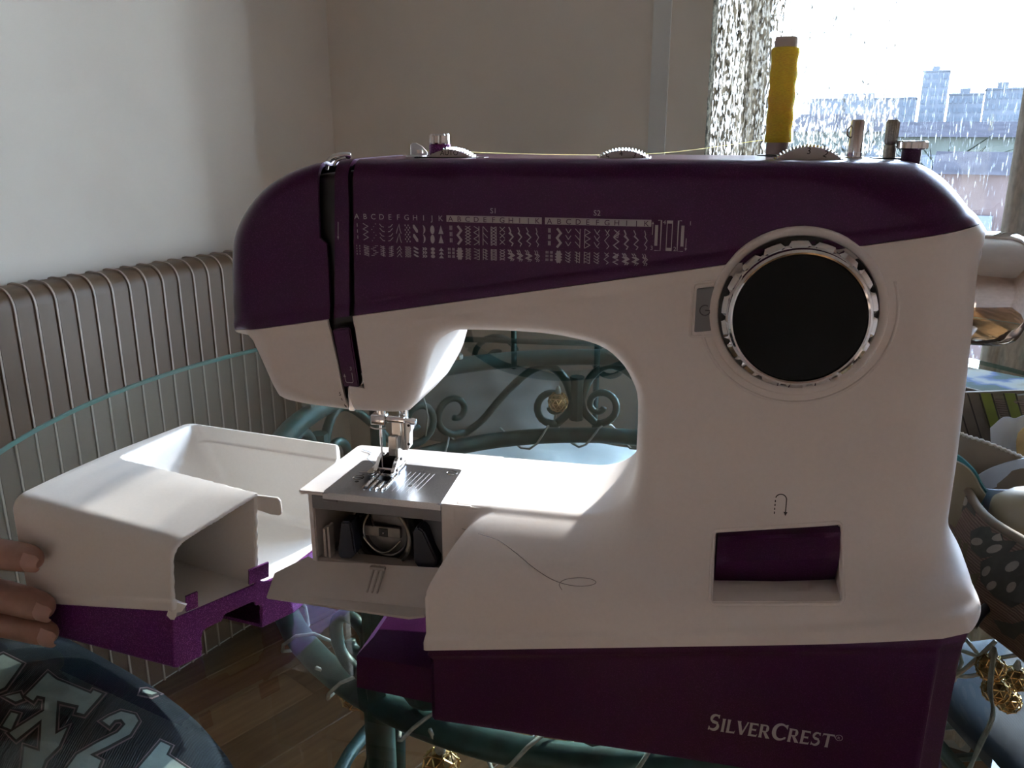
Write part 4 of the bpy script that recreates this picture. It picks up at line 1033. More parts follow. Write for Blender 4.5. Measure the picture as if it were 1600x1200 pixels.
        for k in range(m + 1):
            t = z0 - h * k / (m + 1); e = h / (m + 1) * .7; CH.line([(x - a, t), (x, t - e)], LW_); CH.line([(x + a, t - e * .1), (x, t - e)], LW_)
            if kind == 'fern2' or dense: CH.line([(x, t - e), (x + a * .8, t - e * 1.3)], LW_)
    elif kind == 'zipx': CH.line([(x + a * .9 - abs(((k % 4) - 2)) * a * .8, z0 - h * k / 7) for k in range(8)], LW_); CH.line([(x + a * .9, z0), (x - a * .2, z0 - h * .3)], LW_)
    elif kind == 'star': zig(x, z0, z1, 6, a * .9, .0005); CH.line([(x - a, z0 - h * .35), (x + a, z0 - h * .05), (x + a * .5, z0 - h * .4), (x - a, z0 - h * .35)], .0004)
KS = [['dash', 'zig', 'dots', 'hemA', 'hemB', 'blind', 'check', 'para', 'moon', 'oval', 'tri'],
      ['triple', 'thick', 'diam', 'saw', 'ladder', 'boxes', 'cross', 'wave', 'bolt', 'bolt2', 'slim'],
      ['triple', 'thick', 'fern', 'ladderR', 'sawL', 'fern2', 'zipx', 'star', 'wave', 'bolt2', 'slim']]
GX = [(-.0450, .0034), (.0042, .0518), (.0533, .1037)]
HB = Print()
for g in range(3):
    x0, x1 = GX[g]; wdt = (x1 - x0) / 11
    if g:
        HB.poly([(x0, .2691), (x0, .2659), (x1, .2659), (x1, .2691)])
    for i, L in enumerate('ABCDEFGHIJK'):
        x = x0 + wdt * (i + .5)
        (CH if g == 0 else None) and CH.text(L, x, .26625, .0038, 1.0, 'CENTER')
        stitch(KS[g][i], x, .2641, .2550, False); stitch(KS[g][i], x, .2532, .2478, True)
CH.text('S1', .0280, .2705, .0036, 1.0, 'CENTER'); CH.text('S2', .0782, .2705, .0036, 1.0, 'CENTER')
# buttonhole diagram
for x, kind in ((.1062, 0), (.1122, 1), (.1182, 2)):
    if kind == 1:
        CH.poly([(x - .0014, .2690), (x - .0014, .2676), (x + .0014, .2676), (x + .0014, .2690)]); CH.poly([(x - .0014, .2564), (x - .0014, .2550), (x + .0014, .2550), (x + .0014, .2564)])
        CH.line([(x - .0012, .2676), (x - .0012, .2564)], LW_); CH.line([(x + .0012, .2676), (x + .0012, .2564)], LW_)
    else:
        s = 1 if kind == 0 else -1; CH.poly([(x - .0007, .2668), (x - .0007, .2572), (x + .0007, .2572), (x + .0007, .2668)])
        CH.line([(x + s * .0006, .2690), (x + s * .0021, .2690), (x + s * .0021, .2550), (x - s * .0006, .2550)], LW_)
        ax_ = x - s * .0018; CH.line([(ax_, .2675 if kind == 0 else .2610), (ax_, .2622 if kind == 0 else .2560)], .0003)
        zt_ = .2684 if kind == 0 else .2552; d_ = -1 if kind == 0 else 1; CH.poly([(ax_, zt_), (ax_ - .0005, zt_ + d_ * .0012), (ax_ + .0005, zt_ + d_ * .0012)])
CH.text('3', .1036, .2552, .0028); CH.text('4', .1090, .2672, .0028); CH.text('2', .1143, .2550, .0028); CH.text('1', .1208, .2670, .0028)
o = lay_on_body(CH, 'stitch_chart', M_print, .0003); o['label'] = 'grey printed chart of lettered stitch patterns'
o = lay_on_body(HB, 'chart_header', M_print, .0003)
HL = Print()
for g in (1, 2):
    x0, x1 = GX[g]
    for i, L in enumerate('ABCDEFGHIJK'): HL.text(L, x0 + (x1 - x0) / 11 * (i + .5), .26615, .0036, 1.05, 'CENTER')
lay_on_body(HL, 'chart_letters', M_purple, .0005)
pr = Print(); pr.line([(-.0530, .2645), (-.0535, .2570)], .0003); pr.poly([(-.0535, .2555), (-.0540, .2572), (-.0530, .2572)]); lay_on_body(pr, 'guide_arrow', M_print, .0003)
pr = Print(); pr.text('3', -.0512, .1868, .0028); pr.line([(-.0500, .1855), (-.0495, .1808), (-.0500, .1800), (-.0532, .1800), (-.0538, .1806), (-.0541, .1830)], .00035); pr.poly([(-.0543, .1848), (-.0549, .1830), (-.0535, .1830)])
pr.lay('tongue_mark', lambda x, z: (x, .0324, z), M_print, MA)
pr = Print(); pr.text('5', -.0584, .1722, .0030); pr.line([(-.0571, .1708), (-.0558, .1660)], .0004); pr.poly([(-.0555, .1645), (-.0564, .1662), (-.0550, .1665)]); lay_on_body(pr, 'thread_mark', M_blackprint)
# reverse-stitch symbol
pr = Print()
for k in range(4): pr.line([(.1703, .1278 + .0019 * k), (.1703, .1289 + .0019 * k)], .0005)
pr.line([(.1703 + .0026 - .0026 * math.cos(t), .1352 + .0026 * math.sin(t)) for t in rep(.25, PI, 14)] + [(.1755, .1290)], .0005); pr.poly([(.1755, .1272), (.1746, .1292), (.1764, .1292)])
lay_on_body(pr, 'reverse_symbol', M_blackprint)

# maker's name on the base, drawn letter by letter (flared capitals)
def glyph(ch):
    """list of convex polygons on a box of height 1; second value is the advance"""
    def arc(c, rx, rz, a0, a1, w0, w1, n=14):
        out = []
        for k in range(n):
            q = []
            for kk in (k, k + 1):
                t = kk / n; a = math.radians(a0 + (a1 - a0) * t); w = w0 + (w1 - w0) * t if not callable(w0) else w0(t)
                q.append(((c[0] + rx * math.cos(a), c[1] + rz * math.sin(a)), (c[0] + (rx - w) * math.cos(a), c[1] + (rz - w * .75) * math.sin(a))))
            out.append([q[0][0], q[1][0], q[1][1], q[0][1]])
        return out
    stem = lambda x, h=1.0: [[(x - .03, 0), (x + .27, 0), (x + .235, .12), (x + .005, .12)], [(x + .005, .12), (x + .235, .12), (x + .235, h - .12), (x + .005, h - .12)], [(x + .005, h - .12), (x + .235, h - .12), (x + .27, h), (x - .03, h)]]
    bulge = lambda a, b: (lambda t: a + b * math.sin(PI * t))
    if ch == 'I': return stem(.05), .36
    if ch == 'L': return stem(.05) + [[(.27, 0), (.74, 0), (.78, .25), (.70, .14), (.27, .14)]], .78
    if ch == 'V': return [[(-.02, 1), (.32, 1), (.29, .9), (.53, .25), (.46, 0), (.36, 0), (.03, .9)], [(.80, 1), (.96, 1), (.92, .92), (.56, 0), (.44, 0), (.50, .2), (.79, .9)]], .92
    if ch == 'E': return stem(.05) + [[(.27, 0), (.74, 0), (.78, .24), (.70, .14), (.27, .14)], [(.27, .44), (.60, .44), (.63, .38), (.63, .64), (.60, .57), (.27, .57)], [(.27, 1), (.74, 1), (.76, .78), (.69, .87), (.27, .87)]], .80
    if ch == 'R': return stem(.05) + [[(.27, 1), (.5, 1), (.5, .88), (.27, .88)], [(.27, .54), (.5, .54), (.5, .43), (.27, .43)]] + arc((.5, .715), .29, .285, -90, 90, bulge(.12, .12), 0) + [[(.34, .46), (.58, .46), (.98, 0), (.64, 0)]], .94
    if ch == 'T': return stem(.33) + [[(.0, 1), (.93, 1), (.96, .74), (.88, .87), (.05, .87), (-.02, .74)]], .93
    if ch == 'C': return arc((.56, .5), .53, .52, 42, 325, bulge(.10, .17), 0, 24) + [[(.86, .96), (1.02, .98), (1.0, .68), (.90, .80)], [(.9, .2), (1.0, .24), (.98, .12), (.9, .08)]], 1.02
    if ch == 'S': return arc((.40, .735), .33, .28, 45, 235, bulge(.12, .10), 0) + arc((.39, .275), .36, .29, 55, -145, bulge(.12, .12), 0) + [[(.17, .60), (.26, .45), (.60, .40), (.64, .55), (.30, .64)]] + [[(.56, .98), (.68, 1.0), (.68, .76), (.60, .80)], [(.06, .28), (.14, .2), (.12, .02), (.03, .02)]], .80
    return [], .3
LG = Print(); x = 0.0; word = [('S', 1), ('I', 0), ('L', 0), ('V', 0), ('E', 0), ('R', 0), ('C', 1), ('R', 0), ('E', 0), ('S', 0), ('T', 0)]
glyphs = []
for chh, big in word:
    hgt = 1.0 if big else .80; P_, adv = glyph(chh); glyphs.append((P_, x, hgt)); x += (adv + .075) * hgt
total = x; LX0, LX1, LZ, LH = .1452, .2052, .0188, .0098
lw = (LX1 - LX0) / total
for P_, xo, hgt in glyphs:
    for poly in P_: LG.poly([(LX0 + (xo + px * hgt + .12 * pz * hgt) * lw, LZ + pz * hgt * LH + .0008) for px, pz in poly])
cxr, czr = LX1 + .0022, LZ + .0072; LG.ring((cxr, czr), .0016, .0003, 20); LG.text('R', cxr - .0008, czr - .0008, .0022)
def lay_on_base(pr, name, mat):
    V = np.array(pr.V); y = ysurf(V[:, 0], V[:, 1]); return pyobj(name, np.stack([V[:, 0], y + .0022 + 0 * y - .00035, V[:, 1]], 1), pr.F, mat, MA)
o = lay_on_base(LG, 'brand_lettering', M_print); o['label'] = 'grey maker name lettering on the purple base'

# ---------------------------------------------------------------- free arm with shuttle bay
bm = bmesh.new(); AZ = .1098
pl = [(-.0905, .0418), (-.0918, .0432), (-.0868, .1165), (-.0845, .1195), (.012, .1203), (.012, .0425)]
prism(bm, [(x, y, AZ - .0022) for x, y in pl], (0, 0, .0022)); bmesh.ops.bevel(bm, geom=[e for e in bm.edges], offset=.0006, segments=2, affect='EDGES'); obj('arm_top', bm, M_white, MA, 40)
bm = bmesh.new(); box(bm, (-.0868, .0445, .0605), (-.0845, .1170, AZ - .0020)); box(bm, (-.0868, .1145, .0605), (.012, .1172, AZ - .002)); box(bm, (-.0868, .0445, .0585), (.012, .1172, .0608)); obj('arm_casing', bm, M_white, MA, None)
bm = bmesh.new(); box(bm, (-.0056, .0424, .045), (.018, .0600, AZ - .0003), .0005, 1); obj('arm_front_panel', bm, M_white, MA, None)
bm = bmesh.new(); box(bm, (-.0845, .0860, .0608), (-.0056, .0880, AZ - .002)); obj('bay_back', bm, M_void, MA, None)
bm = bmesh.new(); prism(bm, [(-.0844, .0460, .1035), (-.0844, .0460, .0660), (-.0790, .0540, .0660), (-.0735, .0840, .0700), (-.0735, .0840, .1035)], (.0006, 0, 0)); box(bm, (-.0775, .0465, .0650), (-.0762, .0530, .0860)); box(bm, (-.0800, .0462, .0665), (-.0785, .0520, .0845)); obj('bay_side_wall', bm, M_taupe, MA, None)
bm = bmesh.new(); box(bm, (-.0842, .0432, .0985), (-.0060, .0480, .1074), .0006, 1); box(bm, (-.0770, .0426, .1040), (-.0680, .0445, .1070), .0004, 1); obj('bay_lintel', bm, M_greypl, MA, 40)
bm = bmesh.new(); prism(bm, [(-.0058, .050, .0985), (-.0058, .050, .0700), (-.0075, .052, .0700), (-.0270, .062, .0960), (-.0270, .062, .0985)], (0, .008, 0)); obj('bay_bracket', bm, M_greypl, MA, None)
bm = bmesh.new(); box(bm, (-.0840, .0450, .0608), (-.0058, .0560, .0660), .0008, 1); obj('bay_floor', bm, M_taupe, MA, 40)
# hook race and bobbin case, tilted a little to the right
RC = (-.0470, .0795)
hk = empty('hook_race', (0, 0, 0), 0, MA)
def race(name, prof, mat, par, n=64, mod=None):
    bm = bmesh.new(); lathe(bm, (RC[0], .056, RC[1]), (.10, 1, -.05), prof, n, False, mod); return obj(name, bm, mat, par, 40)
M_race = plain('dark_steel', (0.20, 0.185, 0.17), 0.22, 1.0, var=0.15, scale=120)
M_case = plain('case_steel', (0.20, 0.19, 0.185), 0.28, 1.0, var=0.12, scale=150)
race('race_ring', [(.0182, .0), (.0192, -.002), (.0200, -.0022), (.0202, -.0008), (.0200, .010), (.0168, .011), (.0160, .004), (.0166, .0), (.0182, .0)], M_race, hk)
race('race_well', [(.0163, .003), (.0163, .018), (.0001, .018)], M_void, hk)
race('bobbin_case', [(.0152, .016), (.0152, .0045), (.0146, .0035), (.0138, .0038), (.0132, .0062), (.0001, .0066)], M_case, hk)
bm = bmesh.new(); box(bm, (RC[0] - .0125, .0590, RC[1] - .0030), (RC[0] + .0105, .0612, RC[1] + .0040), .0005, 1); obj('case_latch', bm, M_case, hk, 40)
bm = bmesh.new(); box(bm, (RC[0] - .0030, .0584, RC[1] - .0022), (RC[0] + .0024, .0592, RC[1] + .0028)); obj('latch_window', bm, M_dark, hk, None)
bm = bmesh.new(); bmesh.ops.create_uvsphere(bm, u_segments=12, v_segments=8, radius=.0011, matrix=Matrix.Translation((RC[0] - .0002, .0583, RC[1] + .0003))); obj('latch_pin', bm, M_chrome, hk, 179)
bm = bmesh.new(); tube(bm, spline([(RC[0] - .0062, .0585, RC[1] + .004), (RC[0] - .0062, .056, RC[1] + .0105), (RC[0] - .0050, .053, RC[1] + .0150), (RC[0] - .0032, .051, RC[1] + .0165)], 6), .0011, 8); obj('position_finger', bm, M_chrome, hk, 179)
bm = bmesh.new(); tube(bm, [(RC[0] - .0130 + .0008 * k, .0575, RC[1] - .003 - .0135 * math.sin(k * PI / 30) * .7) for k in range(31)], .0007, 6); obj('hook_rim', bm, M_nickel, hk, 179)
bm = bmesh.new(); lathe(bm, (RC[0] + .001, .066, RC[1] + .002), (.10, 1, -.05), [(.0245, 0), (.0245, .004), (.0208, .004), (.0208, 0), (.0245, 0)], 48, False); obj('race_cover', bm, M_nickel, hk, 40)
for nm, q in (('race_lever', [(-.0685, .0900), (-.0625, .0905), (-.0605, .0700), (-.0645, .0655), (-.0705, .0655), (-.0720, .0690)]), ('race_lever', [(-.0245, .0890), (-.0215, .0915), (-.0180, .0895), (-.0105, .0720), (-.0115, .0665), (-.0215, .0650), (-.0245, .0690)])):
    bm = bmesh.new(); prism(bm, [(x, .0470, z) for x, z in q], (0, .011, 0)); bmesh.ops.bevel(bm, geom=bm.edges[:], offset=.0010, segments=2, affect='EDGES'); obj(nm, bm, M_navy, hk, 40)
# shuttle door folded down
bm = bmesh.new(); hL, hR = Vector((-.0840, .0445, .0640)), Vector((-.0060, .0436, .0695)); oL, oR, oC = Vector((-.1065, .0225, .0495)), Vector((-.0105, .0225, .0510)), Vector((-.0190, .0205, .0498)); wL = Vector((-.1130, .0450, .0520))
def sheet(bm, pts, t):
    a = [bm.verts.new(p) for p in pts]; bm.faces.new(a); bm.normal_update(); nrm = bm.faces[:][-1].normal.copy(); bm.faces.remove(bm.faces[:][-1]) if False else None
    return a
mid = [hL.lerp(oL, .72) + Vector((.012, 0, -.004)), hR.lerp(oR, .72) + Vector((0, 0, -.0045))]
vs = {k: bm.verts.new(p) for k, p in dict(hL=hL, hR=hR, m0=mid[0], m1=mid[1], oL=oL, oC=oC, oR=oR, wL=wL, w2=Vector((-.0905, .0460, .0655))).items()}
for f in (('hL', 'm0', 'm1', 'hR'), ('m0', 'oL', 'oC', 'oR', 'm1'), ('hL', 'w2', 'wL', 'oL', 'm0')): bm.faces.new([vs[k] for k in f])
bmesh.ops.recalc_face_normals(bm, faces=bm.faces[:]); door = shell('shuttle_door', bm, plain('milky_plastic', (0.62, 0.585, 0.56), 0.24, var=0.02, scale=200), MA, .0016, 25); door['label'] = 'milky hinged door folded down under the bobbin bay'
bm = bmesh.new()
for xx in (-.0475, -.0445, -.0415): prism(bm, [(xx, .0432, .0668), (xx, .0300, .0570), (xx, .0300, .0560), (xx, .0432, .0655)], (.0009, 0, 0))
box(bm, (-.0490, .0400, .0652), (-.0400, .0425, .0668)); obj('door_ribs', bm, M_taupe, door, None)
# needle plate
bm = bmesh.new(); pp = rrect([(-.0757, .0402), (-.0052, .0402), (-.0072, .0906), (-.0722, .0920)], .0030, 5, 3); prism(bm, [(p[0], p[1], AZ + .0001) for p in pp], (0, 0, .0010)); npl_ = obj('needle_plate', bm, M_steel, MA, 30); PZ = AZ + .0011
bm = bmesh.new(); box(bm, (-.0757, .0403, AZ - .0030), (-.0052, .0414, AZ + .0003)); obj('plate_lip', bm, M_steel, npl_, None)
bm = bmesh.new()
for k in range(4): xx = -.0550 + .0037 * k; box(bm, (xx, .0500, PZ - .0002), (xx + .0024, .0770 if k in (0, 3) else .0640, PZ + .00012))
obj('feed_slot', bm, M_dark, npl_, None)
for k in range(4):
    xx = -.0556 + .0037 * k; bm = bmesh.new(); box(bm, (xx, .0500, PZ - .0002), (xx + .0010, .0775 if k in (0, 3) else .0630, PZ + .0008))
    for q in range(8): prism(bm, [(xx + .001, .053 + .003 * q, PZ), (xx + .001, .056 + .003 * q, PZ), (xx + .001, .056 + .003 * q, PZ + .0010)], (.0012, 0, 0)) if q < (7 if k in (0, 3) else 3) else None
    obj('feed_dog', bm, M_chrome, npl_, None)
pr = Print()
for k in range(6): xx = -.0375 + .0028 * k; pr.line([(xx, .0505 + .0012 * (k == 3)), (xx + .0012 + .0002 * k, .0800)], .00035)
pr.lay('guide_line', lambda x, y: (x, y, PZ + .0001), plain('white_etch', (0.85, 0.86, 0.88), 0.5, var=.02), npl_)
for cx_, cy_, r_ in ((-.0119, .0841, .0034), (-.0640, .0650, .0034)):
    bm = bmesh.new(); lathe(bm, (cx_, cy_, PZ), (0, 0, 1), [(r_, -.0002), (r_, .0001), (r_ * .88, .0003), (r_ * .8, -.0001), (.0001, -.0001)], 20); s_ = obj('plate_screw', bm, M_race, npl_, 30)
    bm = bmesh.new(); box(bm, (cx_ - r_ * .75, cy_ - .0004, PZ), (cx_ + r_ * .75, cy_ + .0004, PZ + .0001)); obj('screw_slot', bm, M_dark, s_, None)
for cx_, cy_ in ((-.0300, .0600), (-.0625, .0590)):
    bm = bmesh.new(); lathe(bm, (cx_, cy_, PZ), (0, 0, 1), [(.0013, .00005), (.0013, .00012), (.0001, .00012)], 14); obj('plate_hole', bm, M_dark, npl_, None)

# ---------------------------------------------------------------- needle bar, presser bar and foot
NY = .079
bm = bmesh.new(); lathe(bm, (-.0535, NY, .146), (0, 0, 1), [(.0026, 0), (.0026, .020)], 20); obj('needle_bar', bm, M_chrome, MA, 40)
bm = bmesh.new(); box(bm, (-.0590, NY - .004, .1408), (-.0500, NY + .004, .1472), .0009, 2); box(bm, (-.0500, NY - .002, .1425), (-.0385, NY + .003, .1462), .0006, 2); cl = obj('needle_clamp', bm, M_chrome, MA, 40)
bm = bmesh.new(); lathe(bm, (-.0385, NY, .1443), (1, 0, -.12), [(.0014, 0), (.0014, .003), (.0020, .0034), (.0023, .005), (.0020, .0068), (.0001, .0072)], 18); obj('clamp_screw', bm, M_chrome, cl, 40)
bm = bmesh.new(); tube(bm, spline([(-.0590, NY - .0045, .1400), (-.0545, NY - .0052, .1392), (-.0490, NY - .0048, .1400)], 5), .0005, 6); obj('thread_eye', bm, M_nickel, cl, 179)
bm = bmesh.new(); lathe(bm, (-.0537, NY - .001, .1145), (0, 0, 1), [(.0002, -.002), (.0005, .001), (.00055, .012), (.0009, .014), (.0009, .0275)], 12); obj('needle', bm, M_chrome, MA, 40)
bm = bmesh.new(); lathe(bm, (-.0415, NY + .006, .1238), (0, 0, 1), [(.0026, 0), (.0028, .001), (.0028, .042)], 22); obj('presser_bar', bm, M_nickel, MA, 40)
bm = bmesh.new(); prism(bm, [(-.0388, NY + .002, .1240), (-.0372, NY + .002, .1262), (-.0368, NY + .002, .1350), (-.0358, NY + .002, .1372), (-.0358, NY + .002, .1425), (-.0388, NY + .002, .1425)], (0, .006, 0)); cutr = obj('thread_cutter', bm, M_paperglow, MA, 30)
bm = bmesh.new(); lathe(bm, (-.0374, NY + .0018, .1285), (0, 1, 0), [(.0009, -.0003), (.0009, .0004)], 10); lathe(bm, (-.0371, NY + .0018, .1403), (0, 1, 0), [(.0008, -.0003), (.0008, .0004)], 10); obj('cutter_hole', bm, M_dark, cutr, None)
bm = bmesh.new(); box(bm, (-.0508, NY + .002, .1195), (-.0452, NY + .008, .1325), .0005, 1); box(bm, (-.0490, NY + .004, .1320), (-.0425, NY + .009, .1440), .0005, 1); sh = obj('presser_ankle', bm, M_nickel, MA, 40)
bm = bmesh.new(); box(bm, (-.0452, NY + .0015, .1180), (-.0444, NY + .0085, .1318), .0002, 1); obj('ankle_edge', bm, M_paperglow, sh, 30)
ft = empty('presser_foot', (0, 0, 0), 0, MA)
def toe(x0, x1, curl):
    bm = bmesh.new(); path = [(.0905, .0008), (.0780, .0008), (.0690, .0009), (.0655, .0018), (.0632, .0036)]; W0, W1 = x0, x1; R = []
    for i, (y, z) in enumerate(path):
        sft = curl * (i / 4) ** 2 * .0030
        R.append([bm.verts.new((x + sft, y, PZ + z + dz)) for x in (W0, W1) for dz in (0, .0013)])
    for i in range(len(R) - 1):
        a, b = R[i], R[i + 1]
        for q in ((0, 1), (1, 3), (3, 2), (2, 0)): bm.faces.new((a[q[0]], a[q[1]], b[q[1]], b[q[0]]))
    bm.faces.new((R[0][0], R[0][2], R[0][3], R[0][1])); bm.faces.new((R[-1][0], R[-1][1], R[-1][3], R[-1][2]))
    bmesh.ops.bevel(bm, geom=bm.edges[:], offset=.0003, segments=2, affect='EDGES'); return obj('toe', bm, M_chrome, ft, 40)
toe(-.0600, -.0548, -1); toe(-.0512, -.0440, .3)
bm = bmesh.new(); box(bm, (-.0600, .0760, PZ + .0006), (-.0430, .0912, PZ + .0028), .0008, 2); obj('foot_sole', bm, M_chrome, ft, 40)
bm = bmesh.new()
for x0 in (-.0572, -.0462): prism(bm, [(x0, .0720, PZ + .0024), (x0, .0900, PZ + .0024), (x0, .0890, PZ + .0070), (x0, .0850, PZ + .0092), (x0, .0790, PZ + .0078)], (.0022, 0, 0))
obj('foot_cheek', bm, M_chrome, ft, 30)
bm = bmesh.new(); lathe(bm, (-.0575, .0845, PZ + .0062), (1, 0, 0), [(.0011, 0), (.0011, .0140)], 12); obj('foot_pin', bm, M_dark, ft, 40)
bm = bmesh.new(); box(bm, (-.0545, .0800, PZ + .0030), (-.0465, .0880, PZ + .0085), .0006, 1); obj('foot_hinge', bm, M_screen, ft, 40)
# loose threads lying on the machine
M_lint = plain('dark_thread', (0.20, 0.18, 0.20), 0.9); M_bluethread = plain('pale_blue_thread', (0.42, 0.50, 0.62), 0.8)
def wire_on_base(pts, name, mat, label, r):
    out = []
    for (px, py) in pts:
        d = sight(px, py); t = .25; oM = Rm.inverted(); L = float(np.linalg.norm(d))
        for k in range(80):
            q = oM @ Vector((d[0] * t, d[1] * t, CAMH + d[2] * t)); g = float(sd_body(q.x, q.y, q.z))
            if g < 0.0003: break
            t += g * .85 / L
        out.append(Rm @ q)
    bm = bmesh.new(); tube(bm, [Vector(p) for p in spline([tuple(p) for p in out], 5)], r, 5); o = obj(name, bm, mat, None, 179); return tag(o, label, 'thread')
wire_on_base([(722, 826), (748, 834), (780, 845), (806, 864), (830, 884), (856, 902), (880, 912), (905, 916), (925, 914), (931, 909), (920, 904), (900, 903), (882, 906), (874, 913), (878, 922)], 'loose_strand', M_lint, 'fine dark strand curled in a loop on the white base of the sewing machine', .00014)
bm = bmesh.new(); tube(bm, [Rm @ Vector(p) for p in spline([(-.0530, .0700, PZ + .0008), (-.0560, .0640, PZ + .0012), (-.0590, .0800, PZ + .0004), (-.0640, .0880, PZ + .0004), (-.0700, .0940, PZ + .0004), (-.0720, .1050, AZ + .0006), (-.0800, .1100, AZ + .0006)], 6)], .00022, 5); o = obj('loose_strand', bm, M_bluethread, None, 179); tag(o, 'pale blue thread end trailing from the needle over the metal plate', 'thread')
# ================================================================ DETACHED ACCESSORY TRAY
TY = math.radians(21.0); TG = on_z(268, 1045, 0)
TRAY = empty('accessory_tray', tuple(TG), -TY); tag(TRAY, 'white and purple accessory tray pulled off the machine, held by a hand', 'tray')
def s_core(x, y, z):
    x = np.asarray(x, np.float32); y = np.asarray(y, np.float32); z = np.asarray(z, np.float32)
    front = -y + 0.0 * z; back = y - 0.1455
    slope = (z - (0.0840 - 0.085 * x + np.maximum(0.27 + 1.5 * x, 0.10) * y)) * 0.955; top = z - 0.0985
    left = -(x + 0.119 - 0.10 * y) * 0.98 + np.maximum(0.03 - z, 0) * 0.35
    d = smax(smax(front, slope, 0.010), top, 0.004); d = smax(smax(d, left, 0.015), back, 0.009)
    return smax(d, -z, 0.003)
def s_out(x, y, z):
    right = np.maximum((x - 0.002 - 0.385 * y - 0.10 * z) * 0.92, x - 0.0322)
    return smax(s_core(x, y, z), np.asarray(right, np.float32), 0.0006)
def s_tray(x, y, z):
    x = np.asarray(x, np.float32); y = np.asarray(y, np.float32); z = np.asarray(z, np.float32)
    o = s_out(x, y, z)
    w = z - (0.040 + 0.165 * (x - 0.003) - 0.06 * y)
    o = o - 0.0012 * sstep(w, -0.0002, 0.0006) * (1 - sstep(w, 0.006, 0.008)) * (1 - sstep(y, 0.02, 0.035))
    yp = 0.053 + (0.033 - x) * 0.10
    inner = s_core(x, y, z) + 0.0024
    hol = np.maximum(np.maximum(np.maximum(inner, y - yp + 0.0024), -(z - 0.0345)), -(x + 0.088))
    rec = smax(smax(-(y - yp), y - 0.1405 + 0.0020 * (1 - sstep(z, 0.0855, 0.0870)), 0.006), smax(-(z - 0.0330), -((x + 0.0905) - 0.55 * (0.0985 - z)) * 0.88, 0.010), 0.008)
    und = np.maximum(np.maximum(z - 0.0305, np.maximum(s_core(x, y, np.maximum(z, 0.012)) + 0.0026, s_out(x, y, z) + 0.0022)), -(z + 0.01))
    arch = sd_box(x - 0.02, y, z, (-0.03, 0.017, -0.02), (0.05, 0.056, 0.0185), 0.004)
    arch2 = sd_box(x - 0.02, y, z, (-0.03, 0.030, -0.02), (0.05, 0.052, 0.0225), 0.003)
    d = np.maximum(o, -hol); d = np.maximum(d, -rec); d = np.maximum(d, -und); d = np.maximum(d, -arch); d = np.maximum(d, -arch2)
    return d
Pt, Ft = surface_net(s_tray, (-.126, -.006, -.003), (.040, .152, .104), 0.00095, 2)
tbm = np_bm(Pt, Ft); tn = Vector((-0.165, 0.06, 1)).normalized(); tco = (0.003, 0, 0.040)
cut(tbm, tco, tn, None); EN = Vector((1, -.385, -.10)); cut(tbm, (.0006, 0, 0), EN.normalized(), None, [f for f in tbm.faces if f.calc_center_median().x > -.01]); cut(tbm, (.0310, 0, 0), (1, 0, 0), None, [f for f in tbm.faces if f.calc_center_median().x > .02])
def tray_white(c): return (c - Vector(tco)).dot(tn) > 0 or (c.z > 0.0305 and c.x < .0310 and (c - Vector((.0006, 0, 0))).dot(EN) < 0 and float(s_core(c.x, c.y, c.z)) < -0.0016)
up = split_faces(tbm, tray_white)
lowr = split_faces(tbm, lambda c: not tray_white(c)); tbm.free()
obj('tray_shell', up, M_tray, TRAY, 45); obj('tray_base', lowr, M_purple2, TRAY, 45)
bm = bmesh.new(); prism(bm, [(.024, .0530, .0950), (.0465, .0522, .0965), (.0484, .0522, .0945), (.0484, .0522, .0868), (.0470, .0522, .0850), (.0400, .0522, .0848), (.0350, .0524, .0862), (.024, .0530, .0862)], (0, .0020, 0)); bmesh.ops.bevel(bm, geom=bm.edges[:], offset=.0004, segments=1, affect='EDGES'); obj('locking_tab', bm, M_tray, TRAY, 40)
bm = bmesh.new(); lathe(bm, (-.090, .076, .079), (1, .10, -.30), [(.0062, 0), (.0056, .024), (.0052, .0262), (.0034, .0262), (.0034, .020), (.0001, .020)], 24); obj('screw_boss', bm, M_tray, TRAY, 40)
bm = bmesh.new(); prism(bm, [(.0030, -.0004, .0385), (.0050, .0020, .0465), (.0068, .0030, .0465), (.0105, .0080, .0420), (.0085, .0060, .0385), (.0065, .0040, .0385), (.0055, .0025, .0345), (.0040, .0012, .0350)], (.0010, -.0020, 0)); obj('latch_foot', bm, M_tray, TRAY, 30)
for (ya, yb) in ((.008, .0150), (.047, .0600)):
    def xr(y, z): return min(0.002 + 0.385 * y + 0.10 * z, .0320)
    def zb(y): return 0.040 + 0.165 * (xr(y, .04) - 0.003) - 0.06 * y
    bm = bmesh.new(); prism(bm, [(xr(y, z) - .0004, y, z) for y, z in ((ya, zb(ya) - .004), (yb, zb(yb) - .004), (yb, zb(yb) + .0062), (ya, zb(ya) + .0062))], (.0014, -.0008, 0)); obj('base_lug', bm, M_purple2, TRAY, None)

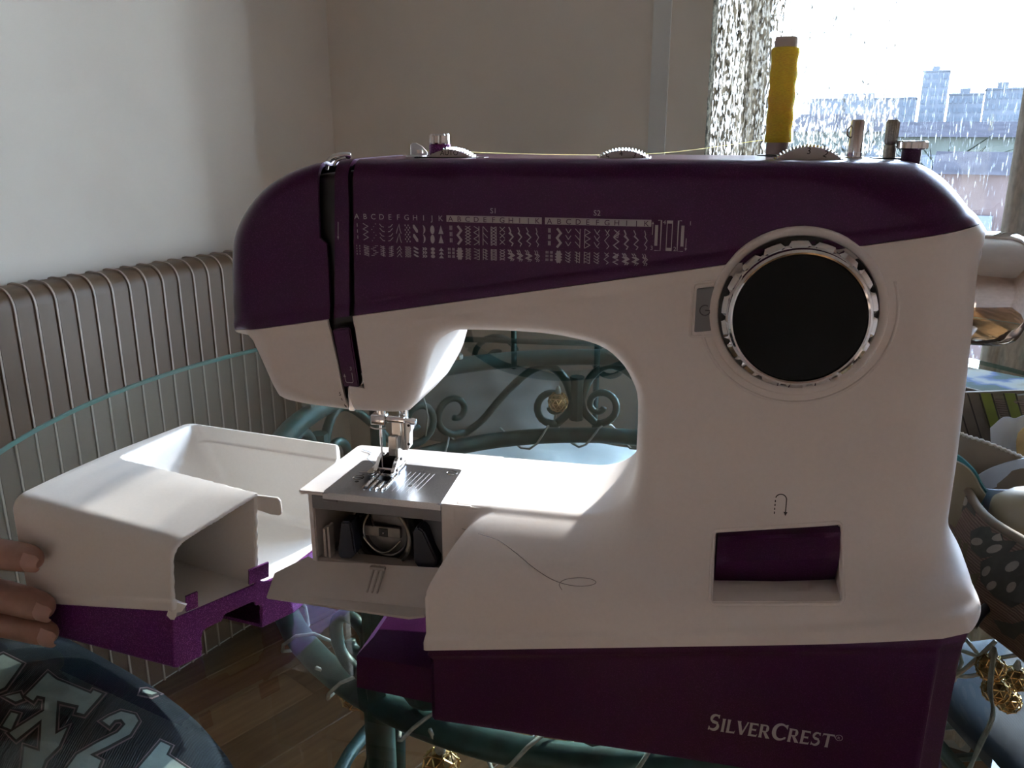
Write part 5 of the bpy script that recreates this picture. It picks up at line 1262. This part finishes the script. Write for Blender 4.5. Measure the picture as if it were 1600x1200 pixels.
# ================================================================ PERSON (a hand on the tray, an arm and a knee reach into the picture)
PE = empty('person', (-0.58, 0.62, ZF), 0); tag(PE, 'person in navy letter-print trousers, fingers holding the white accessory tray', 'person')
PEo = Vector((-0.58, 0.62, ZF))
def skin_obj(name, joints, edges, mat, parent, sub=2, root=0):
    """joints: list of ((x,y,z) world, radius)"""
    me = bpy.data.meshes.new(name); me.from_pydata([tuple(Vector(p) - PEo) for p, r in joints], edges, []); o = bpy.data.objects.new(name, me); COL.objects.link(o)
    m = o.modifiers.new('skin', 'SKIN'); m.use_smooth_shade = True; m.branch_smoothing = 0.3
    for i, (p, r) in enumerate(joints):
        sv = me.skin_vertices[0].data[i]; sv.radius = (r, r) if not isinstance(r, tuple) else r; sv.use_root = (i == root)
    m2 = o.modifiers.new('sub', 'SUBSURF'); m2.levels = sub; m2.render_levels = sub
    dg = bpy.context.evaluated_depsgraph_get(); dg.update(); ne = bpy.data.meshes.new_from_object(o.evaluated_get(dg)); bpy.data.objects.remove(o)
    ne.name = name; ne.materials.clear(); return link(name, ne, mat, parent, 179)
Tm = Matrix.Translation(Vector(TG)) @ Matrix.Rotation(-TY, 4, 'Z')
def TL(x, y, z): return Tm @ Vector((x, y, z))
# palm behind the left frame edge, fingers lie along the tray's front wall
wrist = TL(-.285, -.010, .040); palm0 = TL(-.250, -.012, .045); palm1 = TL(-.200, -.020, .048)
J = [(wrist, .027), (palm0, .026), (palm1, (.034, .015))]; E_ = [(0, 1), (1, 2)]
tips = []
def finger(base, knuckle, mid, tip, r):
    i = len(J); J.extend([(base, r * 1.25), (knuckle, r * 1.14), (mid, r * 1.02), (mid.lerp(tip, .55), r * 1.0), (tip, r * .74)]); E_.extend([(2, i), (i, i + 1), (i + 1, i + 2), (i + 2, i + 3), (i + 3, i + 4)]); tips.append((mid, tip, r))
finger(TL(-.168, -.024, .068), TL(-.140, -.0215, .064), TL(-.108, -.0115, .0610), TL(-.0815, -.0088, .0608), .0096)
finger(TL(-.166, -.026, .048), TL(-.136, -.024, .040), TL(-.105, -.0120, .0312), TL(-.0785, -.0088, .0275), .0100)
finger(TL(-.168, -.026, .030), TL(-.138, -.024, .021), TL(-.105, -.0125, .0125), TL(-.0790, -.0088, .0095), .0090)
finger(TL(-.180, -.028, .016), TL(-.156, -.027, .010), TL(-.138, -.0200, .0095), TL(-.1200, -.0140, .0095), .0078)
i = len(J); J.extend([(TL(-.240, .002, .066), .017), (TL(-.228, .022, .080), .0125), (TL(-.205, .036, .088), .0112), (TL(-.182, .044, .086), .0085)]); E_.extend([(1, i), (i, i + 1), (i + 1, i + 2), (i + 2, i + 3)])
elbow = TL(-.50, -.075, .06); i = len(J); J.extend([(TL(-.34, -.018, .042), .026), (TL(-.42, -.045, .050), .034), (elbow, .040)]); E_.extend([(0, i), (i, i + 1), (i + 1, i + 2)])
hand = skin_obj('hand', J, E_, M_skin, PE, 2, 2)
for k, (mid, tip, r) in enumerate(tips[:3]):
    d = (tip - mid).normalized(); upz = Vector((0, 0, 1)); outw = (Tm.to_3x3() @ Vector((0, -1, .10))).normalized(); outw = (outw - d * outw.dot(d)).normalized(); sd_ = d.cross(outw)
    c = tip - d * .0035 + outw * (r * .70); bm = bmesh.new(); n = 10; rows = []
    for a in range(n + 1):
        row = []
        for b in range(9):
            u = a / n * 2 - 1; v = b / 8 * 2 - 1; hw = .0058 * (1 - .10 * u) * (1 - max(0, abs(u) - .55) ** 2 * 2.2)
            p = c + d * (u * .0066) + sd_ * (v * hw) + outw * (.0017 - .0026 * v * v - .0010 * max(0, u) ** 2 - .0008 * max(0, -u))
            row.append(bm.verts.new(p - PEo))
        rows.append(row)
    for a in range(n):
        for b in range(8): bm.faces.new((rows[a][b], rows[a + 1][b], rows[a + 1][b + 1], rows[a][b + 1]))
    obj('fingernail', bm, M_nail, hand, 179)
# trouser leg: thigh coming from the left, knee under the glass, shin down to the floor
KN = Vector((-.236, .421, -.111)); HIP = Vector((-.60, .655, -.150))
TJ = [(HIP, .108), (HIP.lerp(KN, .35), .106), (HIP.lerp(KN, .70), .100), (KN, .094), (KN + Vector((.022, -.016, -.075)), .074), (KN + Vector((.030, -.03, -.24)), .062), (KN + Vector((.025, -.02, -.42)), .060), (KN + Vector((.02, -.015, -.55)), .058)]
leg = skin_obj('trouser_leg', TJ, [(i, i + 1) for i in range(7)], M_trouser, PE, 3, 0)
foot0 = KN + Vector((.02, -.015, -.545))
skin_obj('foot', [(Vector((foot0.x, foot0.y, ZF + .09)), .036), (Vector((foot0.x, foot0.y, ZF + .045)), .040), (Vector((foot0.x + .07, foot0.y - .02, ZF + .036)), (.038, .028)), (Vector((foot0.x + .15, foot0.y - .045, ZF + .026)), (.034, .019))], [(0, 1), (1, 2), (2, 3)], M_sock, PE, 2)
bv = BVHTree.FromPolygons([v.co + PEo for v in leg.data.vertices], [tuple(p.vertices) for p in leg.data.polygons])
def fabric_print(polys_px, name, mat, off):
    """letters measured where the sight line meets the cloth, cut fine enough to drape"""
    bm = bmesh.new()
    for poly in polys_px:
        try: bm.faces.new([bm.verts.new((x, y, 0)) for x, y in poly]).normal_update()
        except ValueError: pass
    bmesh.ops.triangulate(bm, faces=bm.faces[:])
    for _ in range(3):
        es = [e for e in bm.edges if e.calc_length() > 12]
        if es: bmesh.ops.subdivide_edges(bm, edges=es, cuts=1); bmesh.ops.triangulate(bm, faces=bm.faces[:])
    V = []
    for v in bm.verts:
        d = Vector(sight(v.co.x, v.co.y)); hit = bv.ray_cast(Vector((0, 0, CAMH)), d.normalized(), 3.0)
        V.append(None if hit[0] is None else hit[0] + hit[1] * off)
    bm.verts.index_update(); F = [[v.index for v in f.verts] for f in bm.faces if all(V[v.index] is not None for v in f.verts)]
    bm.free(); use = sorted({i for f in F for i in f}); mp = {i: k for k, i in enumerate(use)}
    if F: return pyobj(name, [V[i] - PEo for i in use], [[mp[i] for i in f] for f in F], mat, leg)
def grow(poly, d):
    """offset an outline outward by d pixels"""
    P_ = [np.array(p, float) for p in poly]; n = len(P_); A_ = sum(P_[i][0] * P_[(i + 1) % n][1] - P_[(i + 1) % n][0] * P_[i][1] for i in range(n)); sg = 1 if A_ > 0 else -1; out = []
    for i in range(n):
        a = P_[i] - P_[i - 1]; b = P_[(i + 1) % n] - P_[i]; na = np.array([a[1], -a[0]]) / (np.linalg.norm(a) + 1e-9) * sg; nb = np.array([b[1], -b[0]]) / (np.linalg.norm(b) + 1e-9) * sg
        m_ = na + nb; m_ = m_ / (np.linalg.norm(m_) + 1e-9); k = 1 / max(.45, m_ @ na); out.append(tuple(P_[i] + m_ * d * k))
    return out
Q = lambda pts: [(x * 420 / 1600, 1000 + y * 200 / 762) for x, y in pts]
LET = [Q([(-60, 130), (20, 95), (130, 150), (30, 290), (-60, 330)]),
       Q([(285, 205), (335, 245), (540, 330), (555, 310), (605, 330), (500, 450), (455, 440), (470, 400), (340, 370), (330, 570), (400, 530), (350, 640), (270, 720), (240, 800), (130, 800), (150, 640), (240, 670), (250, 480), (100, 600), (60, 560), (265, 430), (270, 350), (220, 340), (200, 370), (155, 340)]),
       Q([(610, 490), (650, 465), (720, 435), (800, 455), (820, 490), (770, 570), (640, 640), (535, 690), (600, 725), (570, 800), (380, 800), (460, 690), (580, 620), (700, 560), (745, 510), (720, 480), (680, 485), (650, 520)]),
       Q([(955, 615), (1010, 640), (985, 690), (1120, 780), (1100, 860), (760, 860), (830, 760)]),
       Q([(845, 308), (870, 305), (930, 325), (900, 335), (840, 322)]),
       Q([(1365, 530), (1395, 545), (1420, 590), (1390, 590), (1380, 560)]),
       Q([(35, 345), (120, 325), (135, 360), (95, 375)]), Q([(20, 520), (70, 440), (110, 450), (70, 540)])]
fabric_print([grow(p, 5.5) for p in LET], 'letter_outline', M_letterline, .0006)
fabric_print([grow(p, 3.6) for p in LET], 'letter_border', M_letterdark, .0009)
o = fabric_print(LET, 'letter_print', M_letter, .0012)
if o: o['label'] = 'pale grey varsity letters and a number two'

# ================================================================ RIGHT SIDE: fabric basket and what lies in it
def PX(x, y, X): return Vector(on_x(x, y, X))
BX0 = .305
bk = empty('fabric_basket', (BX0, .53, 0), 0); tag(bk, 'soft tapestry basket with dark leaf pattern standing right of the sewing machine', 'basket'); BO = Vector((BX0, .53, 0))
rim = [(.345, .110), (.38, .108), (.44, .100), (.48, .092), (.507, .0770), (.535, .088), (.57, .096), (.62, .104), (.66, .108)]
bm = bmesh.new(); nY = 28; rows = []
def rim_z(y): return float(np.interp(y, [r[0] for r in rim], [r[1] for r in rim]))
ys_ = [.36 + (.66 - .36) * i / nY for i in range(nY + 1)]
def ring_pts():
    out = []
    for y in ys_: out.append((BX0 + .004 * math.sin(y * 60), y, .082 + .035 * max(0, (y - .55)) - .010 * math.sin((y - .36) * 14)))
    for k in range(1, 17): out.append((BX0 + .30 * k / 16, .66 + .010 * math.sin(k * .8), .106 + .004 * math.sin(k)))
    for y in ys_[::-1]: out.append((BX0 + .31, y, .10))
    for k in range(15, 0, -1): out.append((BX0 + .30 * k / 16, .355, .090))
    return out
RP_ = ring_pts()
for lev in range(9):
    t = lev / 8; row = []
    for (x, y, z) in RP_:
        cxx, cyy = BX0 + .15, .51; bul = .006 * math.sin(PI * t); k = 1 + bul / .15
        row.append(bm.verts.new((cxx + (x - cxx) * k - BO.x, cyy + (y - cyy) * k - BO.y, .0008 + (z - .0008) * t)))
    rows.append(row)
m_ = len(RP_)
for i in range(8):
    for k in range(m_): bm.faces.new((rows[i][k], rows[i][(k + 1) % m_], rows[i + 1][(k + 1) % m_], rows[i + 1][k]))
bm.faces.new(rows[0][::-1]); bmesh.ops.recalc_face_normals(bm, faces=bm.faces[:]); side_ = shell('basket_body', bm, M_tapestry, bk, .003, 60)
bm = bmesh.new(); tube(bm, [(Vector(p) + Vector((0, 0, .001)) - BO) for p in RP_], .0030, 6, closed=True); obj('rim_piping', bm, M_cardboard, bk, 179)
bvb = BVHTree.FromPolygons([v.co + BO for v in side_.data.vertices], [tuple(p.vertices) for p in side_.data.polygons])
def cloth_print(name, polys, mat, off):
    bm = bmesh.new()
    for poly in polys: bm.faces.new([bm.verts.new((x, y, 0)) for x, y in poly]).normal_update()
    bmesh.ops.triangulate(bm, faces=bm.faces[:])
    for _ in range(3):
        es = [e for e in bm.edges if e.calc_length() > 14]
        if es: bmesh.ops.subdivide_edges(bm, edges=es, cuts=1); bmesh.ops.triangulate(bm, faces=bm.faces[:])
    V = []
    for v in bm.verts:
        q = PX(v.co.x, v.co.y, BX0); hit = bvb.ray_cast(Vector((BX0 - .12, q.y, q.z)), Vector((1, 0, 0)), .3); V.append(None if hit[0] is None or hit[0].x > BX0 + .05 else hit[0] + Vector((-off, 0, 0)))
    bm.verts.index_update(); F = [[v.index for v in f.verts] for f in bm.faces if all(V[v.index] is not None for v in f.verts)]; bm.free()
    use = sorted({i for f in F for i in f}); mp = {i: k for k, i in enumerate(use)}
    if F: return pyobj(name, [V[i] - BO for i in use], [[mp[i] for i in f] for f in F], mat, side_)
R4 = lambda pts: [(1480 + x * .25, 600 + y * .25) for x, y in pts]
def blob(c, r, n=12, st=1.0, a=0.0): return R4([(c[0] + r * math.cos(t) * st * math.cos(a) - r * math.sin(t) * math.sin(a), c[1] + r * math.cos(t) * st * math.sin(a) + r * math.sin(t) * math.cos(a)) for t in [2 * PI * k / n for k in range(n)]])
leaves = [R4([(30, 570), (110, 610), (220, 680), (300, 760), (385, 835), (300, 855), (220, 830), (140, 770), (100, 810), (50, 800), (10, 760)]),
          R4([(215, 920), (270, 890), (360, 895), (450, 900), (445, 980), (410, 1060), (300, 1090), (240, 1030)]),
          R4([(300, 1110), (360, 1070), (480, 1030), (560, 1060), (560, 1330), (440, 1400), (360, 1330), (300, 1230)]),
          R4([(330, 1470), (430, 1500), (500, 1480), (560, 1560), (470, 1560), (420, 1600), (360, 1560)])]
for L_ in leaves: cloth_print('dark_leaf', [L_], M_leafdark, .0006)
fern = [R4([(20 + 55 * k, 900 + 30 * k), (55 + 55 * k, 910 + 30 * k), (90 + 40 * k, 1130 + 20 * k), (150, 1330), (120, 1330), (55 + 45 * k, 1130)]) for k in range(4)] + [R4([(150, 1330), (250, 1190), (300, 1180), (260, 1290), (180, 1390)]), R4([(60, 1380), (200, 1420), (330, 1440), (230, 1480), (90, 1440)])]
for L_ in fern: cloth_print('khaki_frond', [L_], M_leafmid, .0005)
spots = [blob((135, 665), 24, 12, 1.9, 1.0), blob((118, 733), 20, 12, 1.6, 1.0), blob((215, 785), 18, 12, 1.7, .7), blob((268, 985), 24, 12, 1.3, .2), blob((375, 955), 24, 12, 1.7, -.35), blob((355, 1030), 24, 12, 1.5, -.6), blob((440, 1140), 24, 12, 1.6, -1.0), blob((330, 1170), 18, 12, 1.9, -1.2), blob((355, 1260), 20, 12, 1.6, -1.0), blob((445, 1270), 20, 12, 1.8, -1.2)]
for L_ in spots: cloth_print('pale_leaf_spot', [L_], M_leafspot, .0010)
# back inside panel: olive striped lining shown at the far rim
bm = bmesh.new(); w0 = np.array([BX0 + .006, .650]); 
prism(bm, [(BX0 + .004, .650, .040), (BX0 + .30, .655, .040), (BX0 + .30, .655, .112), (BX0 + .10, .655, .109), (BX0 + .004, .650, .107)], (0, .003, 0)); [setattr(v, 'co', v.co - BO) for v in bm.verts]; lin = obj('far_lining', bm, M_cardboard, bk, None)
bm = bmesh.new()
for k in range(14):
    x0 = BX0 + .004 + .019 * k
    if k % 3 != 2: prism(bm, [(x0 + .030, .6495, .050), (x0 + .041, .6495, .050), (x0 + .015, .6495, .1085), (x0 + .004, .6495, .1085)], (0, .0002, 0))
[setattr(v, 'co', v.co - BO) for v in bm.verts]; obj('olive_stripe', bm, M_olive, bk, None)
bm = bmesh.new()
for k in range(28):
    x0 = BX0 + .004 + .0095 * k; prism(bm, [(x0 + .030, .6492, .050), (x0 + .0312, .6492, .050), (x0 + .0052, .6492, .1085), (x0 + .004, .6492, .1085)], (0, .0002, 0))
[setattr(v, 'co', v.co - BO) for v in bm.verts]; obj('lining_line', bm, M_leafline, bk, None)
# contents: bent sheets. each is a strip between an upper and lower edge, with a real thickness
def bent_sheet(name, top, bot, mat, t, label, cat, k=6):
    A_ = spline(top, k); B_ = spline(bot, k); bm = bmesh.new(); R_ = []
    for a, b in zip(A_, B_):
        a = Vector(a); b = Vector(b); R_.append([bm.verts.new(a.lerp(b, q / 5) + Vector((0, 0.004 * math.sin(q * 1.3 + a.x * 60), 0))) for q in range(6)])
    for i in range(len(R_) - 1):
        for q in range(5): bm.faces.new((R_[i][q], R_[i + 1][q], R_[i + 1][q + 1], R_[i][q + 1]))
    bm.normal_update(); o = shell(name, bm, mat, None, t, 60); return tag(o, label, cat)
def at_y(x, y, Y): return tuple(on_y(x, y, Y))
def down(pts, dz, dy): return [(p[0], p[1] + dy, max(.012, p[2] - dz)) for p in pts]
top = [at_y(1546, 668, .628), at_y(1562, 652, .628), at_y(1572, 649, .627), at_y(1582, 651, .626), at_y(1600, 645, .624), at_y(1660, 636, .622)]
bent_sheet('paper_sheet', top, down(top, .07, -.012), M_paper, .0006, 'crumpled pale blue-grey paper at the back of the fabric basket', 'paper')
bm = bmesh.new(); oc = [at_y(x, y, .604) for x, y in ((1587, 690), (1590, 676), (1598, 668), (1618, 664), (1650, 668), (1650, 730), (1610, 735), (1588, 715))]; prism(bm, oc, (0, -.0012, 0)); bmesh.ops.bevel(bm, geom=bm.edges[:], offset=.0004, segments=1, affect='EDGES')
o = obj('paper_tag', bm, M_ochre, None, 40); tag(o, 'ochre patterned paper tag in front of the pale sheet in the basket', 'paper tag')
top = [at_y(1496, 676, .575), at_y(1512, 683, .575), at_y(1535, 690, .574), at_y(1560, 700, .572), at_y(1580, 708, .570), at_y(1605, 718, .568), at_y(1660, 735, .566)]
o = bent_sheet('cardboard_strip', top, down(top, .062, -.006), M_cardboard, .0016, 'torn brown cardboard strip standing upright in the fabric basket', 'cardboard')
bm = bmesh.new(); tube(bm, [Vector(p) + Vector((0, 0, .0006 + .0006 * math.sin(i * 2.1))) for i, p in enumerate(spline(top, 8))], .0011, 5); o2 = obj('torn_edge', bm, M_torn, o, 179)
top = [at_y(1490, 705, .545), at_y(1502, 713, .543), at_y(1514, 724, .541), at_y(1526, 737, .538), at_y(1534, 752, .534), at_y(1545, 768, .530)]
bent_sheet('teal_card', top, down(top, .045, .004), M_teal, .0012, 'dark teal card leaning at the near left corner of the basket', 'card')
top = [at_y(1490, 716, .534), at_y(1502, 722, .532), at_y(1514, 732, .530), at_y(1524, 745, .528), at_y(1532, 760, .526), at_y(1541, 772, .524)]
bent_sheet('cream_card', top, down(top, .045, .003), M_cream, .0014, 'cream card leaning against the teal card in the basket', 'card')
# ribbon roll: a broad satin band
bm = bmesh.new(); c_ = Vector(at_y(1607, 756, .545)); R_ = .034; rows = []
for k in range(41):
    a = 2 * PI * k / 40; rows.append([bm.verts.new(c_ + Vector((R_ * math.cos(a) * 1.05, R_ * .62 * math.sin(a), -.008 + h * .017 + .010 * math.cos(a)))) for h in (0, 1)])
for k in range(40): bm.faces.new((rows[k][0], rows[k + 1][0], rows[k + 1][1], rows[k][1]))
bmesh.ops.remove_doubles(bm, verts=bm.verts[:], dist=1e-5); bm.normal_update(); o = shell('ribbon_roll', bm, M_ribbon, None, .0009, 60); tag(o, 'pale satin ribbon loop lying in the fabric basket behind the cream roll', 'ribbon')
bm = bmesh.new(); c_ = Vector(at_y(1612, 800, .500)); lathe(bm, c_ - Vector((.018, -.012, .014)), (1, -.15, .10), [(.010, .002), (.019, .006), (.0235, .018), (.0250, .038), (.0240, .060), (.018, .076), (.008, .080)], 32); o = obj('cream_roll', bm, M_cream, None, 179); tag(o, 'rounded cream roll in the near part of the fabric basket', 'roll')
# power cord lying in a loop between machine and basket
bm = bmesh.new(); cp = [(.262, .52, .012), (.276, .505, .010), (.290, .497, .0045), (.300, .515, .0040), (.290, .535, .0040), (.276, .530, .0040), (.280, .500, .0068), (.292, .478, .0040), (.297, .455, .0040), (.297, .43, .0040), (.300, .38, .0040)]
pts_ = [on_z(1519, 978, .012), on_z(1533, 958, .018), on_z(1549, 944, .022), on_z(1556, 934, .026), on_z(1544, 926, .026), on_z(1527, 930, .022), on_z(1522, 940, .014), on_z(1540, 955, .008), on_z(1556, 965, .0045)]
tube(bm, spline([tuple(p) for p in pts_], 8), .0032, 8); o = obj('power_cord', bm, M_black_cable, None, 179); tag(o, 'black power cord coiled between the sewing machine and the basket', 'cord')

# printed mat on the glass beyond the basket
m, nt, p = nmat('painted_mat'); set_in(p, Roughness=0.9, Specular_IOR_Level=0.08)
n1 = noise(nt, 11, 6); r1 = ramp(nt, n1.outputs['Fac'], [(0.30, (0.020, 0.020, 0.006)), (0.42, (0.014, 0.028, 0.022)), (0.47, (0.030, 0.042, 0.085)), (0.52, (0.115, 0.115, 0.105)), (0.60, (0.13, 0.12, 0.09)), (0.68, (0.045, 0.025, 0.010))]); nt.links.new(r1.outputs[0], p.inputs['Base Color']); bump(nt, p, n1.outputs['Fac'], .3, .004)
bm = bmesh.new(); q = [(.30, .675), (.66, .675), (.71, .86), (.66, 1.06), (.50, 1.24), (.30, 1.22)]
prism(bm, [(x, y, .0006) for x, y in q], (0, 0, .0016)); o = obj('painted_mat', bm, m, None, None); tag(o, 'glossy painted mat in blue, green and cream lying on the glass behind the basket', 'mat')
